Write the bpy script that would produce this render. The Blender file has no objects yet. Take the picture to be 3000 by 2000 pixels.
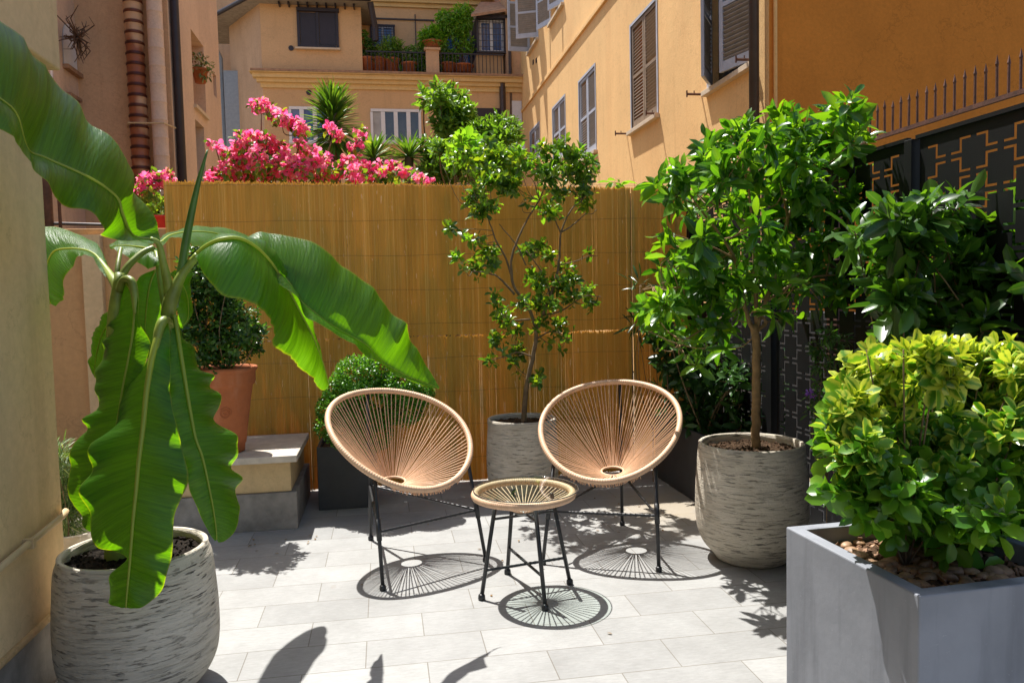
import bpy, math, random
import numpy as np
from math import radians, sin, cos, pi
C = bpy.context.scene.collection
rng = np.random.default_rng(7)
random.seed(7)
# ------------------------------------------------------------------ camera
F_PX, PIT, ROLL, YAW, CAMH = 2272.4, 0.06116, -0.02265, 0.1626, 1.5
_fw = np.array([sin(YAW), cos(YAW), 0]); _rt = np.array([cos(YAW), -sin(YAW), 0]); _up = np.array([0, 0, 1.])
FW = _fw*cos(PIT)-_up*sin(PIT); _u2 = _up*cos(PIT)+_fw*sin(PIT)
RT = _rt*cos(ROLL)+_u2*sin(ROLL); UP = -_rt*sin(ROLL)+_u2*cos(ROLL)
CAM = np.array([0, 0, CAMH])
def ray(x, y): return FW*F_PX+RT*(x-1500)-UP*(y-1000)
def A(x, y, Y): d = ray(x, y); return CAM+d*Y/d[1]
def AX(x, y, X): d = ray(x, y); return CAM+d*X/d[0]
def AZ(x, y, Z): d = ray(x, y); return CAM+d*(Z-CAMH)/d[2]
V = 3000/2352
def VA(x, y, Y): return A(x*V, y*V, Y)
cam = bpy.data.cameras.new('camera'); co = bpy.data.objects.new('camera', cam); C.objects.link(co)
from mathutils import Matrix, Vector
M4 = Matrix(((RT[0], UP[0], -FW[0], 0), (RT[1], UP[1], -FW[1], 0), (RT[2], UP[2], -FW[2], CAMH), (0, 0, 0, 1)))
co.matrix_world = M4
cam.sensor_width = 36; cam.lens = F_PX/3000*36; cam.clip_start = .05; cam.clip_end = 600
bpy.context.scene.camera = co

# ------------------------------------------------------------------ materials
class NT:
    def __init__(s, name):
        s.m = bpy.data.materials.new(name); s.m.use_nodes = True
        s.t = s.m.node_tree; s.t.nodes.clear()
        s.out = s.n('ShaderNodeOutputMaterial')
    def n(s, typ, **kw):
        nd = s.t.nodes.new(typ)
        for k, v in kw.items():
            if k.startswith('i_'):
                key = k[2:]
                nd.inputs[int(key) if key.isdigit() else key.replace('_', ' ')].default_value = v
            else: setattr(nd, k, v)
        return nd
    def l(s, a, b): s.t.links.new(a, b)
    def coord(s, scale=(1, 1, 1), kind='Object'):
        tc = s.n('ShaderNodeTexCoord'); mp = s.n('ShaderNodeMapping'); mp.inputs['Scale'].default_value = scale
        s.l(tc.outputs[kind], mp.inputs[0]); return mp.outputs[0]
    def noise(s, vec, scale, detail=4, rough=.6):
        nd = s.n('ShaderNodeTexNoise'); nd.inputs['Scale'].default_value = scale
        nd.inputs['Detail'].default_value = detail; nd.inputs['Roughness'].default_value = rough
        s.l(vec, nd.inputs['Vector']); return nd.outputs[0]
    def ramp(s, fac, stops):
        r = s.n('ShaderNodeValToRGB'); e = r.color_ramp.elements
        while len(e) < len(stops): e.new(.5)
        for i, (p, c) in enumerate(stops):
            e[i].position = p; e[i].color = (*c, 1) if len(c) == 3 else c
        s.l(fac, r.inputs[0]); return r.outputs[0]
    def mix(s, fac, a, b, mode='MIX'):
        m = s.n('ShaderNodeMix', data_type='RGBA', blend_type=mode)
        for i, x in ((0, fac), (6, a), (7, b)):
            if hasattr(x, 'links') or hasattr(x, 'node'): s.l(x, m.inputs[i])
            elif i == 0: m.inputs[0].default_value = x
            else: m.inputs[i].default_value = (*x, 1)
        return m.outputs[2]
    def math(s, op, a, b=0):
        m = s.n('ShaderNodeMath', operation=op)
        for i, x in ((0, a), (1, b)):
            if hasattr(x, 'node'): s.l(x, m.inputs[i])
            else: m.inputs[i].default_value = x
        return m.outputs[0]
    def bump(s, h, strength, dist=.01):
        b = s.n('ShaderNodeBump'); b.inputs['Strength'].default_value = strength; b.inputs['Distance'].default_value = dist
        s.l(h, b.inputs['Height']); return b.outputs[0]
    def bsdf(s, col, rough=.6, normal=None, metal=0, spec=.5, link=True):
        p = s.n('ShaderNodeBsdfPrincipled')
        if hasattr(col, 'node'): s.l(col, p.inputs['Base Color'])
        else: p.inputs['Base Color'].default_value = (*col, 1)
        if hasattr(rough, 'node'): s.l(rough, p.inputs['Roughness'])
        else: p.inputs['Roughness'].default_value = rough
        p.inputs['Metallic'].default_value = metal
        p.inputs['Specular IOR Level'].default_value = spec
        if normal is not None: s.l(normal, p.inputs['Normal'])
        if link: s.l(p.outputs[0], s.out.inputs[0])
        return p
def mul(c, k): return tuple(min(1, x*k) for x in c)
def simple(name, col, rough=.6, var=.15, scale=6, bump=.2, bscale=60, metal=0, spec=.5, dist=.005):
    t = NT(name); v = t.coord()
    c = t.ramp(t.noise(v, scale), [(.3, mul(col, 1-var)), (.7, mul(col, 1+var))])
    t.bsdf(c, rough, t.bump(t.noise(v, bscale), bump, dist), metal, spec); return t.m
def stucco(name, col, stain, var=.12, bump=.35, rough=.9, s=1.0):
    t = NT(name); v = t.coord(); vs = t.coord((1, 1, .25))
    c = t.ramp(t.noise(v, .9*s, 6), [(.32, mul(col, 1-var)), (.5, col), (.72, mul(col, 1+var))])
    st = t.ramp(t.noise(vs, 1.7*s, 8, .65), [(.5, (0, 0, 0)), (.78, (1, 1, 1))])
    c = t.mix(t.math('MULTIPLY', st, .55), c, stain)
    ck = t.math('ABSOLUTE', t.math('SUBTRACT', t.noise(v, 1.6*s, 7, .62), .5)); c = t.mix(t.ramp(ck, [(.0, (.3, .3, .3)), (.006, (0, 0, 0))]), c, mul(stain, .6))
    dr = t.ramp(t.noise(t.coord((5, 5, .22)), 1.3, 5, .6), [(.58, (0, 0, 0)), (.72, (1, 1, 1))]); c = t.mix(t.math('MULTIPLY', dr, .3), c, mul(stain, .8))
    fine = t.ramp(t.noise(v, 25, 5, .7), [(.3, (.9, .9, .9)), (.7, (1.06, 1.06, 1.06))])
    c = t.mix(1.0, c, fine, 'MULTIPLY')
    h = t.math('ADD', t.noise(v, 45, 6, .7), t.noise(v, 6, 3))
    t.bsdf(c, rough, t.bump(h, bump, .02), 0, .2); return t.m
def leafmat(name, dark, mid, light, rough=.35, trans=.4, tcol=None, spec=.5, rib=None, margin=None, age=False, veins=False):
    t = NT(name)
    g = t.n('ShaderNodeNewGeometry'); r = g.outputs['Random Per Island']
    c = t.ramp(r, [(0, dark), (.5, mid), (1, light)])
    tc = t.n('ShaderNodeUVMap'); sx = t.n('ShaderNodeSeparateXYZ'); t.l(tc.outputs[0], sx.inputs[0])
    u, vv = sx.outputs[0], sx.outputs[1]
    au = t.math('ABSOLUTE', t.math('SUBTRACT', u, .5))
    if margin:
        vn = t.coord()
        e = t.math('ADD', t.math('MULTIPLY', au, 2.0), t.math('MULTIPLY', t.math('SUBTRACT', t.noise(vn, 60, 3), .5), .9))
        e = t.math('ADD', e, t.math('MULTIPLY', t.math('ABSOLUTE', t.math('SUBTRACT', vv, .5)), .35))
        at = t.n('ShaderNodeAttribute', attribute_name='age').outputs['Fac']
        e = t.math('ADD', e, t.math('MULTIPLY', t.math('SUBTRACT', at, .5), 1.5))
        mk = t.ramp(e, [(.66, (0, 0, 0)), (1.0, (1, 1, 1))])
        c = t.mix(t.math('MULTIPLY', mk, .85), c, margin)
    if rib:
        mk = t.ramp(au, [(.0, (1, 1, 1)), (.06, (0, 0, 0))])
        c = t.mix(t.math('MULTIPLY', mk, .6), c, rib)
    nrm = None
    if veins:
        w = t.math('SINE', t.math('ADD', t.math('MULTIPLY', vv, 420.), t.math('MULTIPLY', au, 46.)))
        vs = t.n('ShaderNodeMapping'); vs.inputs['Scale'].default_value = (1.5, 90, 1); t.l(tc.outputs[0], vs.inputs[0])
        nn = t.noise(vs.outputs[0], 1.0, 5, .7)
        c = t.mix(1.0, c, t.ramp(nn, [(.3, (.62, .70, .62)), (.7, (1.4, 1.3, 1.2))]), 'MULTIPLY')
        edge = t.ramp(au, [(.478, (0, 0, 0)), (.496, (1, 1, 1))])
        c = t.mix(t.math('MULTIPLY', edge, .3), c, (.2, .24, .04))
        h = t.math('ADD', t.math('MULTIPLY', w, .06), nn)
        nrm = t.bump(h, .6, .005)
    p = t.bsdf(c, rough, nrm, 0, spec, link=False)
    tr = t.n('ShaderNodeBsdfTranslucent')
    tl = t.mix(1.0, c, tcol or (1.8, 1.7, .5), 'MULTIPLY'); t.l(tl, tr.inputs[0])
    if nrm is not None: t.l(nrm, tr.inputs[1])
    ms = t.n('ShaderNodeMixShader'); ms.inputs[0].default_value = trans
    t.l(p.outputs[0], ms.inputs[1]); t.l(tr.outputs[0], ms.inputs[2]); t.l(ms.outputs[0], t.out.inputs[0])
    return t.m

def paving_mat():
    t = NT('paving_stone'); tc = t.n('ShaderNodeTexCoord'); mp = t.n('ShaderNodeMapping')
    mp.inputs['Location'].default_value = (-.13+20, -(3.12-.252*20), 0); t.l(tc.outputs['Object'], mp.inputs[0])
    b = t.n('ShaderNodeTexBrick'); b.offset = .5; b.offset_frequency = 2
    for k, v in (('Scale', 1.), ('Mortar Size', .0022), ('Mortar Smooth', .1), ('Bias', 0.), ('Brick Width', .5), ('Row Height', .252)): b.inputs[k].default_value = v
    b.inputs['Color1'].default_value = (.272, .274, .271, 1); b.inputs['Color2'].default_value = (.325, .327, .323, 1); b.inputs['Mortar'].default_value = (.17, .155, .135, 1)
    t.l(mp.outputs[0], b.inputs['Vector'])
    v = t.coord(); vs = t.coord((.6, 2.2, 1))
    c = t.mix(1.0, b.outputs[0], t.ramp(t.noise(v, 2.2, 9, .72), [(.3, (.82, .815, .80)), (.7, (1.12, 1.12, 1.11))]), 'MULTIPLY')
    c = t.mix(1.0, c, t.ramp(t.noise(vs, 34, 6, .75), [(.3, (.86, .855, .845)), (.7, (1.09, 1.09, 1.08))]), 'MULTIPLY')
    spots = t.ramp(t.noise(v, 7.5, 2, .4), [(.735, (0, 0, 0)), (.77, (1, 1, 1))])
    c = t.mix(t.math('MULTIPLY', spots, .35), c, (.24, .21, .18))
    # warm rust/soil staining near the planters on the right
    sx = t.n('ShaderNodeSeparateXYZ'); t.l(v, sx.inputs[0])
    dx = t.math('SUBTRACT', sx.outputs[0], 1.9); dy = t.math('SUBTRACT', sx.outputs[1], 5.0)
    d = t.math('SQRT', t.math('ADD', t.math('MULTIPLY', dx, dx), t.math('MULTIPLY', dy, dy)))
    st = t.ramp(t.math('ADD', d, t.math('MULTIPLY', t.noise(v, 3, 5), .7)), [(.5, (1, 1, 1)), (1.0, (0, 0, 0))])
    c = t.mix(t.math('MULTIPLY', st, .5), c, (.36, .27, .15))
    h = t.math('ADD', t.math('MULTIPLY', b.outputs['Fac'], -2.5), t.noise(v, 60, 6, .75))
    t.bsdf(c, .62, t.bump(h, .3, .004), 0, .35); return t.m

def pot_mat():
    t = NT('scratched_concrete'); v = t.coord(); vs = t.coord((3.5, 3.5, 34)); vf = t.coord((12, 12, 95))
    c = t.ramp(t.noise(v, 4, 6), [(.3, (.50, .445, .355)), (.7, (.66, .60, .50))])
    patch = t.ramp(t.noise(v, 4.5, 4), [(.40, (0, 0, 0)), (.62, (1, 1, 1))])
    s1 = t.ramp(t.noise(vf, 1.0, 5, .65), [(.56, (0, 0, 0)), (.63, (1, 1, 1))])
    s2 = t.ramp(t.noise(vs, 1.3, 5, .6), [(.55, (0, 0, 0)), (.66, (1, 1, 1))])
    k = t.math('MULTIPLY', t.math('MULTIPLY', s1, t.math('ADD', patch, .2)), .75)
    k2 = t.math('MULTIPLY', s2, .22)
    c = t.mix(k, c, (.06, .055, .05)); c = t.mix(k2, c, (.16, .15, .13))
    rg = t.noise(t.coord((6, 6, 150)), 1.0, 4, .6); c = t.mix(1.0, c, t.ramp(rg, [(.3, (.86, .85, .83)), (.6, (1.05, 1.05, 1.04))]), 'MULTIPLY')
    h = t.math('ADD', rg, t.math('SUBTRACT', t.noise(v, 50, 4), t.math('MULTIPLY', t.math('ADD', s1, s2), .8)))
    t.bsdf(c, .8, t.bump(h, .75, .006), 0, .3); return t.m

def reed_mat():
    t = NT('dry_reed'); g = t.n('ShaderNodeNewGeometry'); r = g.outputs['Random Per Island']
    c = t.ramp(r, [(0, (.72, .41, .07)), (.35, (.75, .44, .078)), (.85, (.78, .465, .088)), (1, (.86, .60, .18))])
    v = t.coord((1, 1, .12)); c = t.mix(1.0, c, t.ramp(t.noise(v, 9, 6, .7), [(.3, (.84, .82, .76)), (.7, (1.1, 1.1, 1.05))]), 'MULTIPLY')
    fl = t.ramp(t.noise(t.coord((45, 45, 8)), 1.4, 2, .5), [(.70, (0, 0, 0)), (.74, (1, 1, 1))])
    c = t.mix(t.math('MULTIPLY', fl, .8), c, (.95, .75, .42))  # bright flecks painted in for sunlit gaps between the reeds
    p = t.bsdf(c, .5, None, 0, .3, link=False); tr = t.n('ShaderNodeBsdfTranslucent'); t.l(t.mix(1.0, c, (1.15, 1.05, .7), 'MULTIPLY'), tr.inputs[0])
    ms = t.n('ShaderNodeMixShader'); ms.inputs[0].default_value = .22
    t.l(p.outputs[0], ms.inputs[1]); t.l(tr.outputs[0], ms.inputs[2]); t.l(ms.outputs[0], t.out.inputs[0]); return t.m

def glass_mat(name, tint=(.95, 1, .98)):
    t = NT(name); f = t.n('ShaderNodeFresnel'); f.inputs[0].default_value = 1.5
    tr = t.n('ShaderNodeBsdfTransparent'); tr.inputs[0].default_value = (*tint, 1)
    gl = t.n('ShaderNodeBsdfGlossy'); gl.inputs['Roughness'].default_value = .02
    g = t.n('ShaderNodeNewGeometry'); fac = t.math('MULTIPLY', f.outputs[0], t.math('SUBTRACT', 1.0, g.outputs['Backfacing']))
    m = t.n('ShaderNodeMixShader'); t.l(fac, m.inputs[0]); t.l(tr.outputs[0], m.inputs[1]); t.l(gl.outputs[0], m.inputs[2]); t.l(m.outputs[0], t.out.inputs[0]); return t.m

def soil_mat(name='soil', a=(.03, .018, .01), b=(.13, .075, .04)):
    t = NT(name); v = t.coord()
    c = t.ramp(t.noise(v, 55, 6, .8), [(.35, a), (.6, b), (.75, (.25, .17, .1))])
    t.bsdf(c, .9, t.bump(t.noise(v, 40, 5, .8), 1, .02), 0, .2); return t.m

MT = dict(
 paving=paving_mat(), pot=pot_mat(), reed=reed_mat(), glass=glass_mat('clear_glass'),
 soil=soil_mat(), ground=simple('garden_earth', (.16, .12, .07), .95, .4, 1.5, .6, 8, dist=.05),
 cord=simple('peach_cord', (.66, .425, .265), .5, .10, 30, .3, 300, dist=.001),
 black=simple('black_steel', (.02, .021, .023), .38, .2, 30, .1, 200, metal=0, dist=.001),
 steel=simple('hub_steel', (.25, .25, .24), .3, .1, 30, .05, 90, metal=.8),
 darkpl=simple('charcoal_fibre', (.045, .047, .05), .65, .25, 3, .2, 50),
 grey=None,
 terra=stucco('terracotta', (.40, .13, .052), (.55, .28, .17), .12, .15, .8, 5),
 nearwall=stucco('ochre_beige_plaster', (.72, .52, .29), (.58, .40, .21), .08, .2, .9, 1.2),
 backwall=stucco('brown_orange_plaster', (.58, .34, .155), (.34, .2, .1), .08, .2),
 stone=simple('grey_stone', (.23, .21, .185), .8, .3, 9, .5, 70),
 slab=simple('travertine_slab', (.5, .44, .36), .6, .2, 12, .4, 60),
 pedbody=stucco('pedestal_plaster', (.58, .42, .22), (.5, .36, .2), .08, .15, .9, 3),
 pink=stucco('pinkish_plaster', (.68, .50, .38), (.54, .38, .28), .10, .3),
 tan=stucco('tan_orange_plaster', (.60, .385, .23), (.42, .25, .14), .10, .3),
 yellow=stucco('yellow_ochre_plaster', (.88, .56, .245), (.76, .42, .17), .09, .22, s=.7),
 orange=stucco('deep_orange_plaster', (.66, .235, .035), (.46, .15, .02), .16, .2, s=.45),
 facade=stucco('apricot_plaster', (.66, .43, .23), (.52, .33, .18), .09, .3, s=.6),
 cornice=stucco('cream_moulding', (.72, .52, .25), (.6, .42, .2), .06, .2),
 white=simple('white_paint', (.74, .74, .76), .5, .05, 10, .1, 50),
 slat_grey=simple('weathered_slat_paint', (.27, .25, .235), .7, .15, 8, .2, 50),
 shut_grey=simple('grey_shutter_paint', (.44, .47, .54), .6, .1, 8, .2, 50),
 shut_brown=simple('brown_shutter_paint', (.26, .185, .12), .6, .15, 8, .2, 50),
 dark=simple('dark_brown_paint', (.025, .018, .024), .5, .2, 6, .1, 40),
 sill=simple('sill_stone', (.62, .5, .36), .8, .1, 12, .2, 60),
 rust=simple('rusty_iron', (.11, .045, .028), .7, .4, 20, .3, 90),
 gpipe=simple('grey_zinc', (.28, .32, .35), .5, .1, 10, .1, 50, metal=.3),
 bpipe=simple('brown_metal_pipe', (.055, .035, .028), .45, .2, 10, .1, 50),
 wpipe=simple('cream_pipe', (.55, .4, .22), .6, .1, 10, .1, 50),
 blueglass=simple('blue_glass', (.05, .12, .32), .08, .3, .8, .02, 3, spec=.8),
 darkglass=simple('dark_glass', (.05, .055, .06), .06, .5, .9, .02, 3, spec=.8),
 bark=simple('grey_brown_bark', (.17, .115, .06), .85, .3, 25, .8, 70),
 bark2=simple('olive_brown_bark', (.27, .165, .07), .8, .3, 25, .7, 60),
 roof=simple('clay_roof_tile', (.34, .2, .12), .85, .3, 8, .5, 40),
 roofgrey=simple('grey_roof_sheet', (.3, .27, .24), .8, .2, 8, .3, 40),
 pebble=simple('brown_pebble', (.33, .2, .11), .55, .5, 22, .2, 60),
 chips=simple('bark_chips', (.25, .14, .08), .8, .5, 40, .4, 60),
 screen=simple('black_powder_coat', (.0045, .005, .006), .55, .3, 9, .1, 120, spec=.28),
 redpot=simple('red_plastic', (.5, .03, .03), .4, .1, 9, .1, 50),
 green=simple('green_plastic', (.02, .22, .12), .5, .1, 9, .1, 50),
 twig=simple('dry_twig', (.10, .055, .035), .9, .3, 20, .3, 50),
 curtain=simple('grey_curtain', (.4, .4, .4), .8, .2, 3, .1, 50),
)
def grey_mat():
    t = NT('grey_painted_concrete'); v = t.coord(); vs = t.coord((3.5, 3.5, .35))
    c = t.ramp(t.noise(v, 4, 6), [(.3, (.20, .215, .245)), (.7, (.265, .282, .32))])
    st = t.ramp(t.noise(vs, 2.5, 5, .6), [(.5, (0, 0, 0)), (.64, (1, 1, 1))]); c = t.mix(t.math('MULTIPLY', st, .55), c, (.135, .145, .17))
    st = t.ramp(t.noise(v, 90, 3), [(.68, (0, 0, 0)), (.75, (1, 1, 1))]); c = t.mix(t.math('MULTIPLY', st, .4), c, (.4, .42, .45))
    t.bsdf(c, .65, t.bump(t.math('ADD', t.noise(v, 40, 4, .5), t.noise(v, 6, 2)), .12, .006), 0, .4); return t.m
MT['grey'] = grey_mat()
MT['darksoil'] = soil_mat('dark_soil', (.006, .005, .004), (.03, .02, .013))
MT.update(
 banana=leafmat('banana_blade', (.024, .09, .006), (.028, .10, .007), (.034, .11, .008), .34, .47, (7.0, 5.2, .35), .5, veins=True),
 bananarib=leafmat('banana_midrib', (.32, .40, .05), (.34, .42, .055), (.36, .44, .06), .4, .3),
 bananastem=simple('banana_sheath', (.20, .26, .035), .45, .5, 7, .2, 40),
 spear=simple('rolled_leaf', (.07, .16, .03), .4, .25, 12, .2, 60),
 lemon=leafmat('lemon_leaf', (.045, .11, .018), (.09, .20, .025), (.24, .34, .03), .3, .4, (2.0, 1.8, .4)),
 citrus=leafmat('citrus_leaf', (.025, .10, .01), (.06, .19, .016), (.15, .31, .022), .3, .42, (2.3, 2.0, .4), .6, rib=(.15, .28, .05)),
 laurel=leafmat('laurel_leaf', (.018, .055, .014), (.03, .085, .018), (.05, .13, .025), .3, .25),
 bigleaf=leafmat('large_leaf', (.025, .075, .016), (.045, .125, .02), (.11, .25, .025), .28, .35, (2.0, 1.9, .4), .6, rib=(.12, .2, .06)),
 box=leafmat('box_leaf', (.045, .14, .015), (.08, .24, .022), (.16, .36, .04), .35, .35),
 shrub=leafmat('shrub_leaf', (.022, .065, .012), (.04, .11, .018), (.10, .22, .03), .3, .3),
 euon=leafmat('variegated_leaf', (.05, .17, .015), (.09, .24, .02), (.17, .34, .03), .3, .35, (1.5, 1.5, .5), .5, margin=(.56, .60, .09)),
 bract=leafmat('pink_bract', (.92, .08, .30), (.95, .17, .42), (.96, .34, .34), .6, .55, (1.1, 1.3, 1.2), .2),
 bleaf=leafmat('bougainvillea_leaf', (.06, .14, .02), (.14, .25, .03), (.3, .36, .05), .4, .4),
 bgleaf=leafmat('garden_leaf', (.06, .13, .02), (.11, .24, .03), (.22, .38, .06), .4, .4),
 bright=leafmat('lime_leaf', (.10, .26, .02), (.15, .34, .03), (.24, .42, .05), .35, .45),
 yucca=leafmat('yucca_leaf', (.05, .13, .02), (.10, .21, .03), (.22, .34, .05), .45, .3),
 deadleaf=leafmat('dry_leaf', (.14, .08, .03), (.22, .13, .05), (.3, .2, .08), .8, .2),
 fern=leafmat('fern_green', (.10, .2, .03), (.18, .3, .05), (.3, .4, .1), .5, .4),
 wiry=leafmat('wiry_green', (.06, .12, .04), (.12, .2, .07), (.3, .36, .2), .5, .3),
 purple=leafmat('purple_petal', (.2, .08, .5), (.26, .1, .6), (.3, .15, .65), .5, .3),
)

# ------------------------------------------------------------------ mesh helpers
class MB:
    def __init__(s): s.v = []; s.f = []; s.n = 0
    def add(s, v, f):
        o = s.n; s.v.extend([tuple(map(float, p)) for p in v]); s.f.extend([tuple(int(i)+o for i in q) for q in f]); s.n += len(v)
    def box(s, a, b, M=None):
        x0, y0, z0 = a; x1, y1, z1 = b
        v = [(x, y, z) for z in (z0, z1) for y in (y0, y1) for x in (x0, x1)]
        if M is not None: v = [tuple(M @ Vector(p)) for p in v]
        s.add(v, [(0, 2, 3, 1), (4, 5, 7, 6), (0, 1, 5, 4), (2, 6, 7, 3), (0, 4, 6, 2), (1, 3, 7, 5)]); return s
    def tube(s, pts, r, seg=8, caps=True, flat=None):
        P = np.array(pts, float); n = len(P); r = np.full(n, r) if np.isscalar(r) else np.array(r, float)
        T = np.gradient(P, axis=0); T /= np.linalg.norm(T, axis=1)[:, None]+1e-9
        ref = np.array([0, 0, 1.]) if abs(T[0][2]) < .9 else np.array([1., 0, 0])
        N = np.cross(T[0], ref); N /= np.linalg.norm(N); vs = []
        for i in range(n):
            N = N-T[i]*(N@T[i]); N /= np.linalg.norm(N)+1e-9; B = np.cross(T[i], N)
            for k in range(seg):
                a = 2*pi*k/seg; vs.append(P[i]+r[i]*(cos(a)*N+sin(a)*B*(flat or 1)))
        f = [(i*seg+k, i*seg+(k+1) % seg, (i+1)*seg+(k+1) % seg, (i+1)*seg+k) for i in range(n-1) for k in range(seg)]
        if caps: f += [tuple(range(seg))[::-1], tuple((n-1)*seg+k for k in range(seg))]
        s.add(vs, f); return s
    def ring(s, pts, r, seg=8):
        P = np.array(pts, float); n = len(P); r = np.full(n, r) if np.isscalar(r) else np.array(r)
        T = np.roll(P, -1, 0)-np.roll(P, 1, 0); T /= np.linalg.norm(T, axis=1)[:, None]; c = P.mean(0); vs = []
        for i in range(n):
            N = P[i]-c; N = N-T[i]*(N@T[i]); N /= np.linalg.norm(N); B = np.cross(T[i], N)
            for k in range(seg): a = 2*pi*k/seg; vs.append(P[i]+r[i]*(cos(a)*N+sin(a)*B))
        s.add(vs, [(i*seg+k, i*seg+(k+1) % seg, ((i+1) % n)*seg+(k+1) % seg, ((i+1) % n)*seg+k) for i in range(n) for k in range(seg)]); return s
    def lathe(s, prof, c=(0, 0, 0), seg=48, wob=0):
        vs = []
        for r, z in prof:
            for k in range(seg):
                a = 2*pi*k/seg; rr = r*(1+wob*sin(3*a+z*5))
                vs.append((c[0]+rr*cos(a), c[1]+rr*sin(a), c[2]+z))
        s.add(vs, [(i*seg+k, i*seg+(k+1) % seg, (i+1)*seg+(k+1) % seg, (i+1)*seg+k) for i in range(len(prof)-1) for k in range(seg)]); return s
    def build(s, name, mat, parent=None, smooth=False, loc=(0, 0, 0), bevel=0):
        me = bpy.data.meshes.new(name); v = np.array(s.v)-np.array(loc)
        me.from_pydata(v.tolist(), [], s.f); me.update()
        if smooth: me.polygons.foreach_set('use_smooth', [True]*len(me.polygons))
        return link(name, me, mat, parent, loc, bevel)
def link(name, me, mat, parent=None, loc=(0, 0, 0), bevel=0):
    o = bpy.data.objects.new(name, me); C.objects.link(o); me.materials.append(MT[mat] if isinstance(mat, str) else mat)
    if parent is not None:
        o.parent = parent; pl = Vector((0, 0, 0)); q_ = parent
        while q_ is not None: pl = pl+Vector(q_.location); q_ = q_.parent
        o.location = Vector(loc)-pl
    else: o.location = loc
    if bevel:
        b = o.modifiers.new('bevel', 'BEVEL'); b.width = bevel; b.segments = 2; b.limit_method = 'ANGLE'
    return o
def tag(o, label=None, cat=None, group=None, kind=None):
    for k, v in (('label', label), ('category', cat), ('group', group), ('kind', kind)):
        if v: o[k] = v
    return o
def thing(name, label, cat, loc=(0, 0, 0), group=None):
    o = bpy.data.objects.new(name, None); C.objects.link(o); o.location = [float(x) for x in loc]; o.empty_display_size = .1
    o.matrix_basis = Matrix.Translation(o.location)
    return tag(o, label, cat, group)
def part(name, mb, mat, parent, **k):
    return mb.build(name, mat, parent, **k)

def catmull(P, n):
    P = np.array(P, float); P = np.vstack([2*P[0]-P[1], P, 2*P[-1]-P[-2]])
    seg = np.linalg.norm(np.diff(P[1:-1], axis=0), axis=1); cum = np.concatenate([[0], np.cumsum(seg)]); t = np.linspace(0, cum[-1], n)
    out = []
    for x in t:
        i = min(max(np.searchsorted(cum, x, side='right')-1, 0), len(seg)-1); u = (x-cum[i])/(seg[i]+1e-9)
        p0, p1, p2, p3 = P[i], P[i+1], P[i+2], P[i+3]
        out.append(.5*((2*p1)+(-p0+p2)*u+(2*p0-5*p1+4*p2-p3)*u*u+(-p0+3*p1-3*p2+p3)*u**3))
    return np.array(out)

def nrmz(a): return a/(np.linalg.norm(a, axis=-1, keepdims=True)+1e-9)
def leaf_mesh(name, pos, d, nrm, L, W, fold=.25, curl=.2, age=None, shape=(.62, 1.0, .78)):
    """pos,d,nrm (n,3); L,W (n,)"""
    n = len(pos); d = nrmz(d); s = nrmz(np.cross(d, nrm)); up = nrmz(np.cross(s, d))
    L = L[:, None]; W = W[:, None]*.5; ts = (.22, .5, .8)
    P = [pos]; uv = [(.5, 0)]
    for t, w in zip(ts, shape):
        c = pos+d*L*t-up*L*curl*t*t
        P += [c-s*W*w+up*W*w*fold*1.6, c, c+s*W*w+up*W*w*fold*1.6]; uv += [(.5-.5*w, t), (.5, t), (.5+.5*w, t)]
    P.append(pos+d*L-up*L*curl); uv.append((.5, 1))
    Vv = np.stack(P, 1).reshape(-1, 3)
    F = np.array([(0, 2, 1, 1), (0, 3, 2, 2), (1, 2, 5, 4), (2, 3, 6, 5), (4, 5, 8, 7), (5, 6, 9, 8), (7, 8, 10, 10), (8, 9, 10, 10)])
    polys = []
    me = bpy.data.meshes.new(name)
    quads = [f for f in F if f[2] != f[3]]; tris = [f[:3] for f in F if f[2] == f[3]]
    off = (np.arange(n)*11)[:, None]
    tri = (np.array(tris)[None]+off[..., None]).reshape(-1, 3); qd = (np.array(quads)[None]+off[..., None]).reshape(-1, 4)
    loops = np.concatenate([tri.ravel(), qd.ravel()]); starts = np.concatenate([np.arange(len(tri))*3, len(tri)*3+np.arange(len(qd))*4])
    me.vertices.add(len(Vv)); me.vertices.foreach_set('co', Vv.astype(np.float32).ravel())
    me.loops.add(len(loops)); me.loops.foreach_set('vertex_index', loops.astype(np.int32))
    me.polygons.add(len(starts)); me.polygons.foreach_set('loop_start', starts.astype(np.int32))
    uvl = me.uv_layers.new(name='UVMap'); U = np.tile(np.array(uv), (n, 1))[loops]; uvl.data.foreach_set('uv', U.astype(np.float32).ravel())
    if age is not None:
        a = me.attributes.new('age', 'FLOAT', 'POINT'); a.data.foreach_set('value', np.repeat(age, 11).astype(np.float32))
    me.polygons.foreach_set('use_smooth', np.ones(len(starts), bool))
    me.update(calc_edges=True); me.validate(); return me

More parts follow.
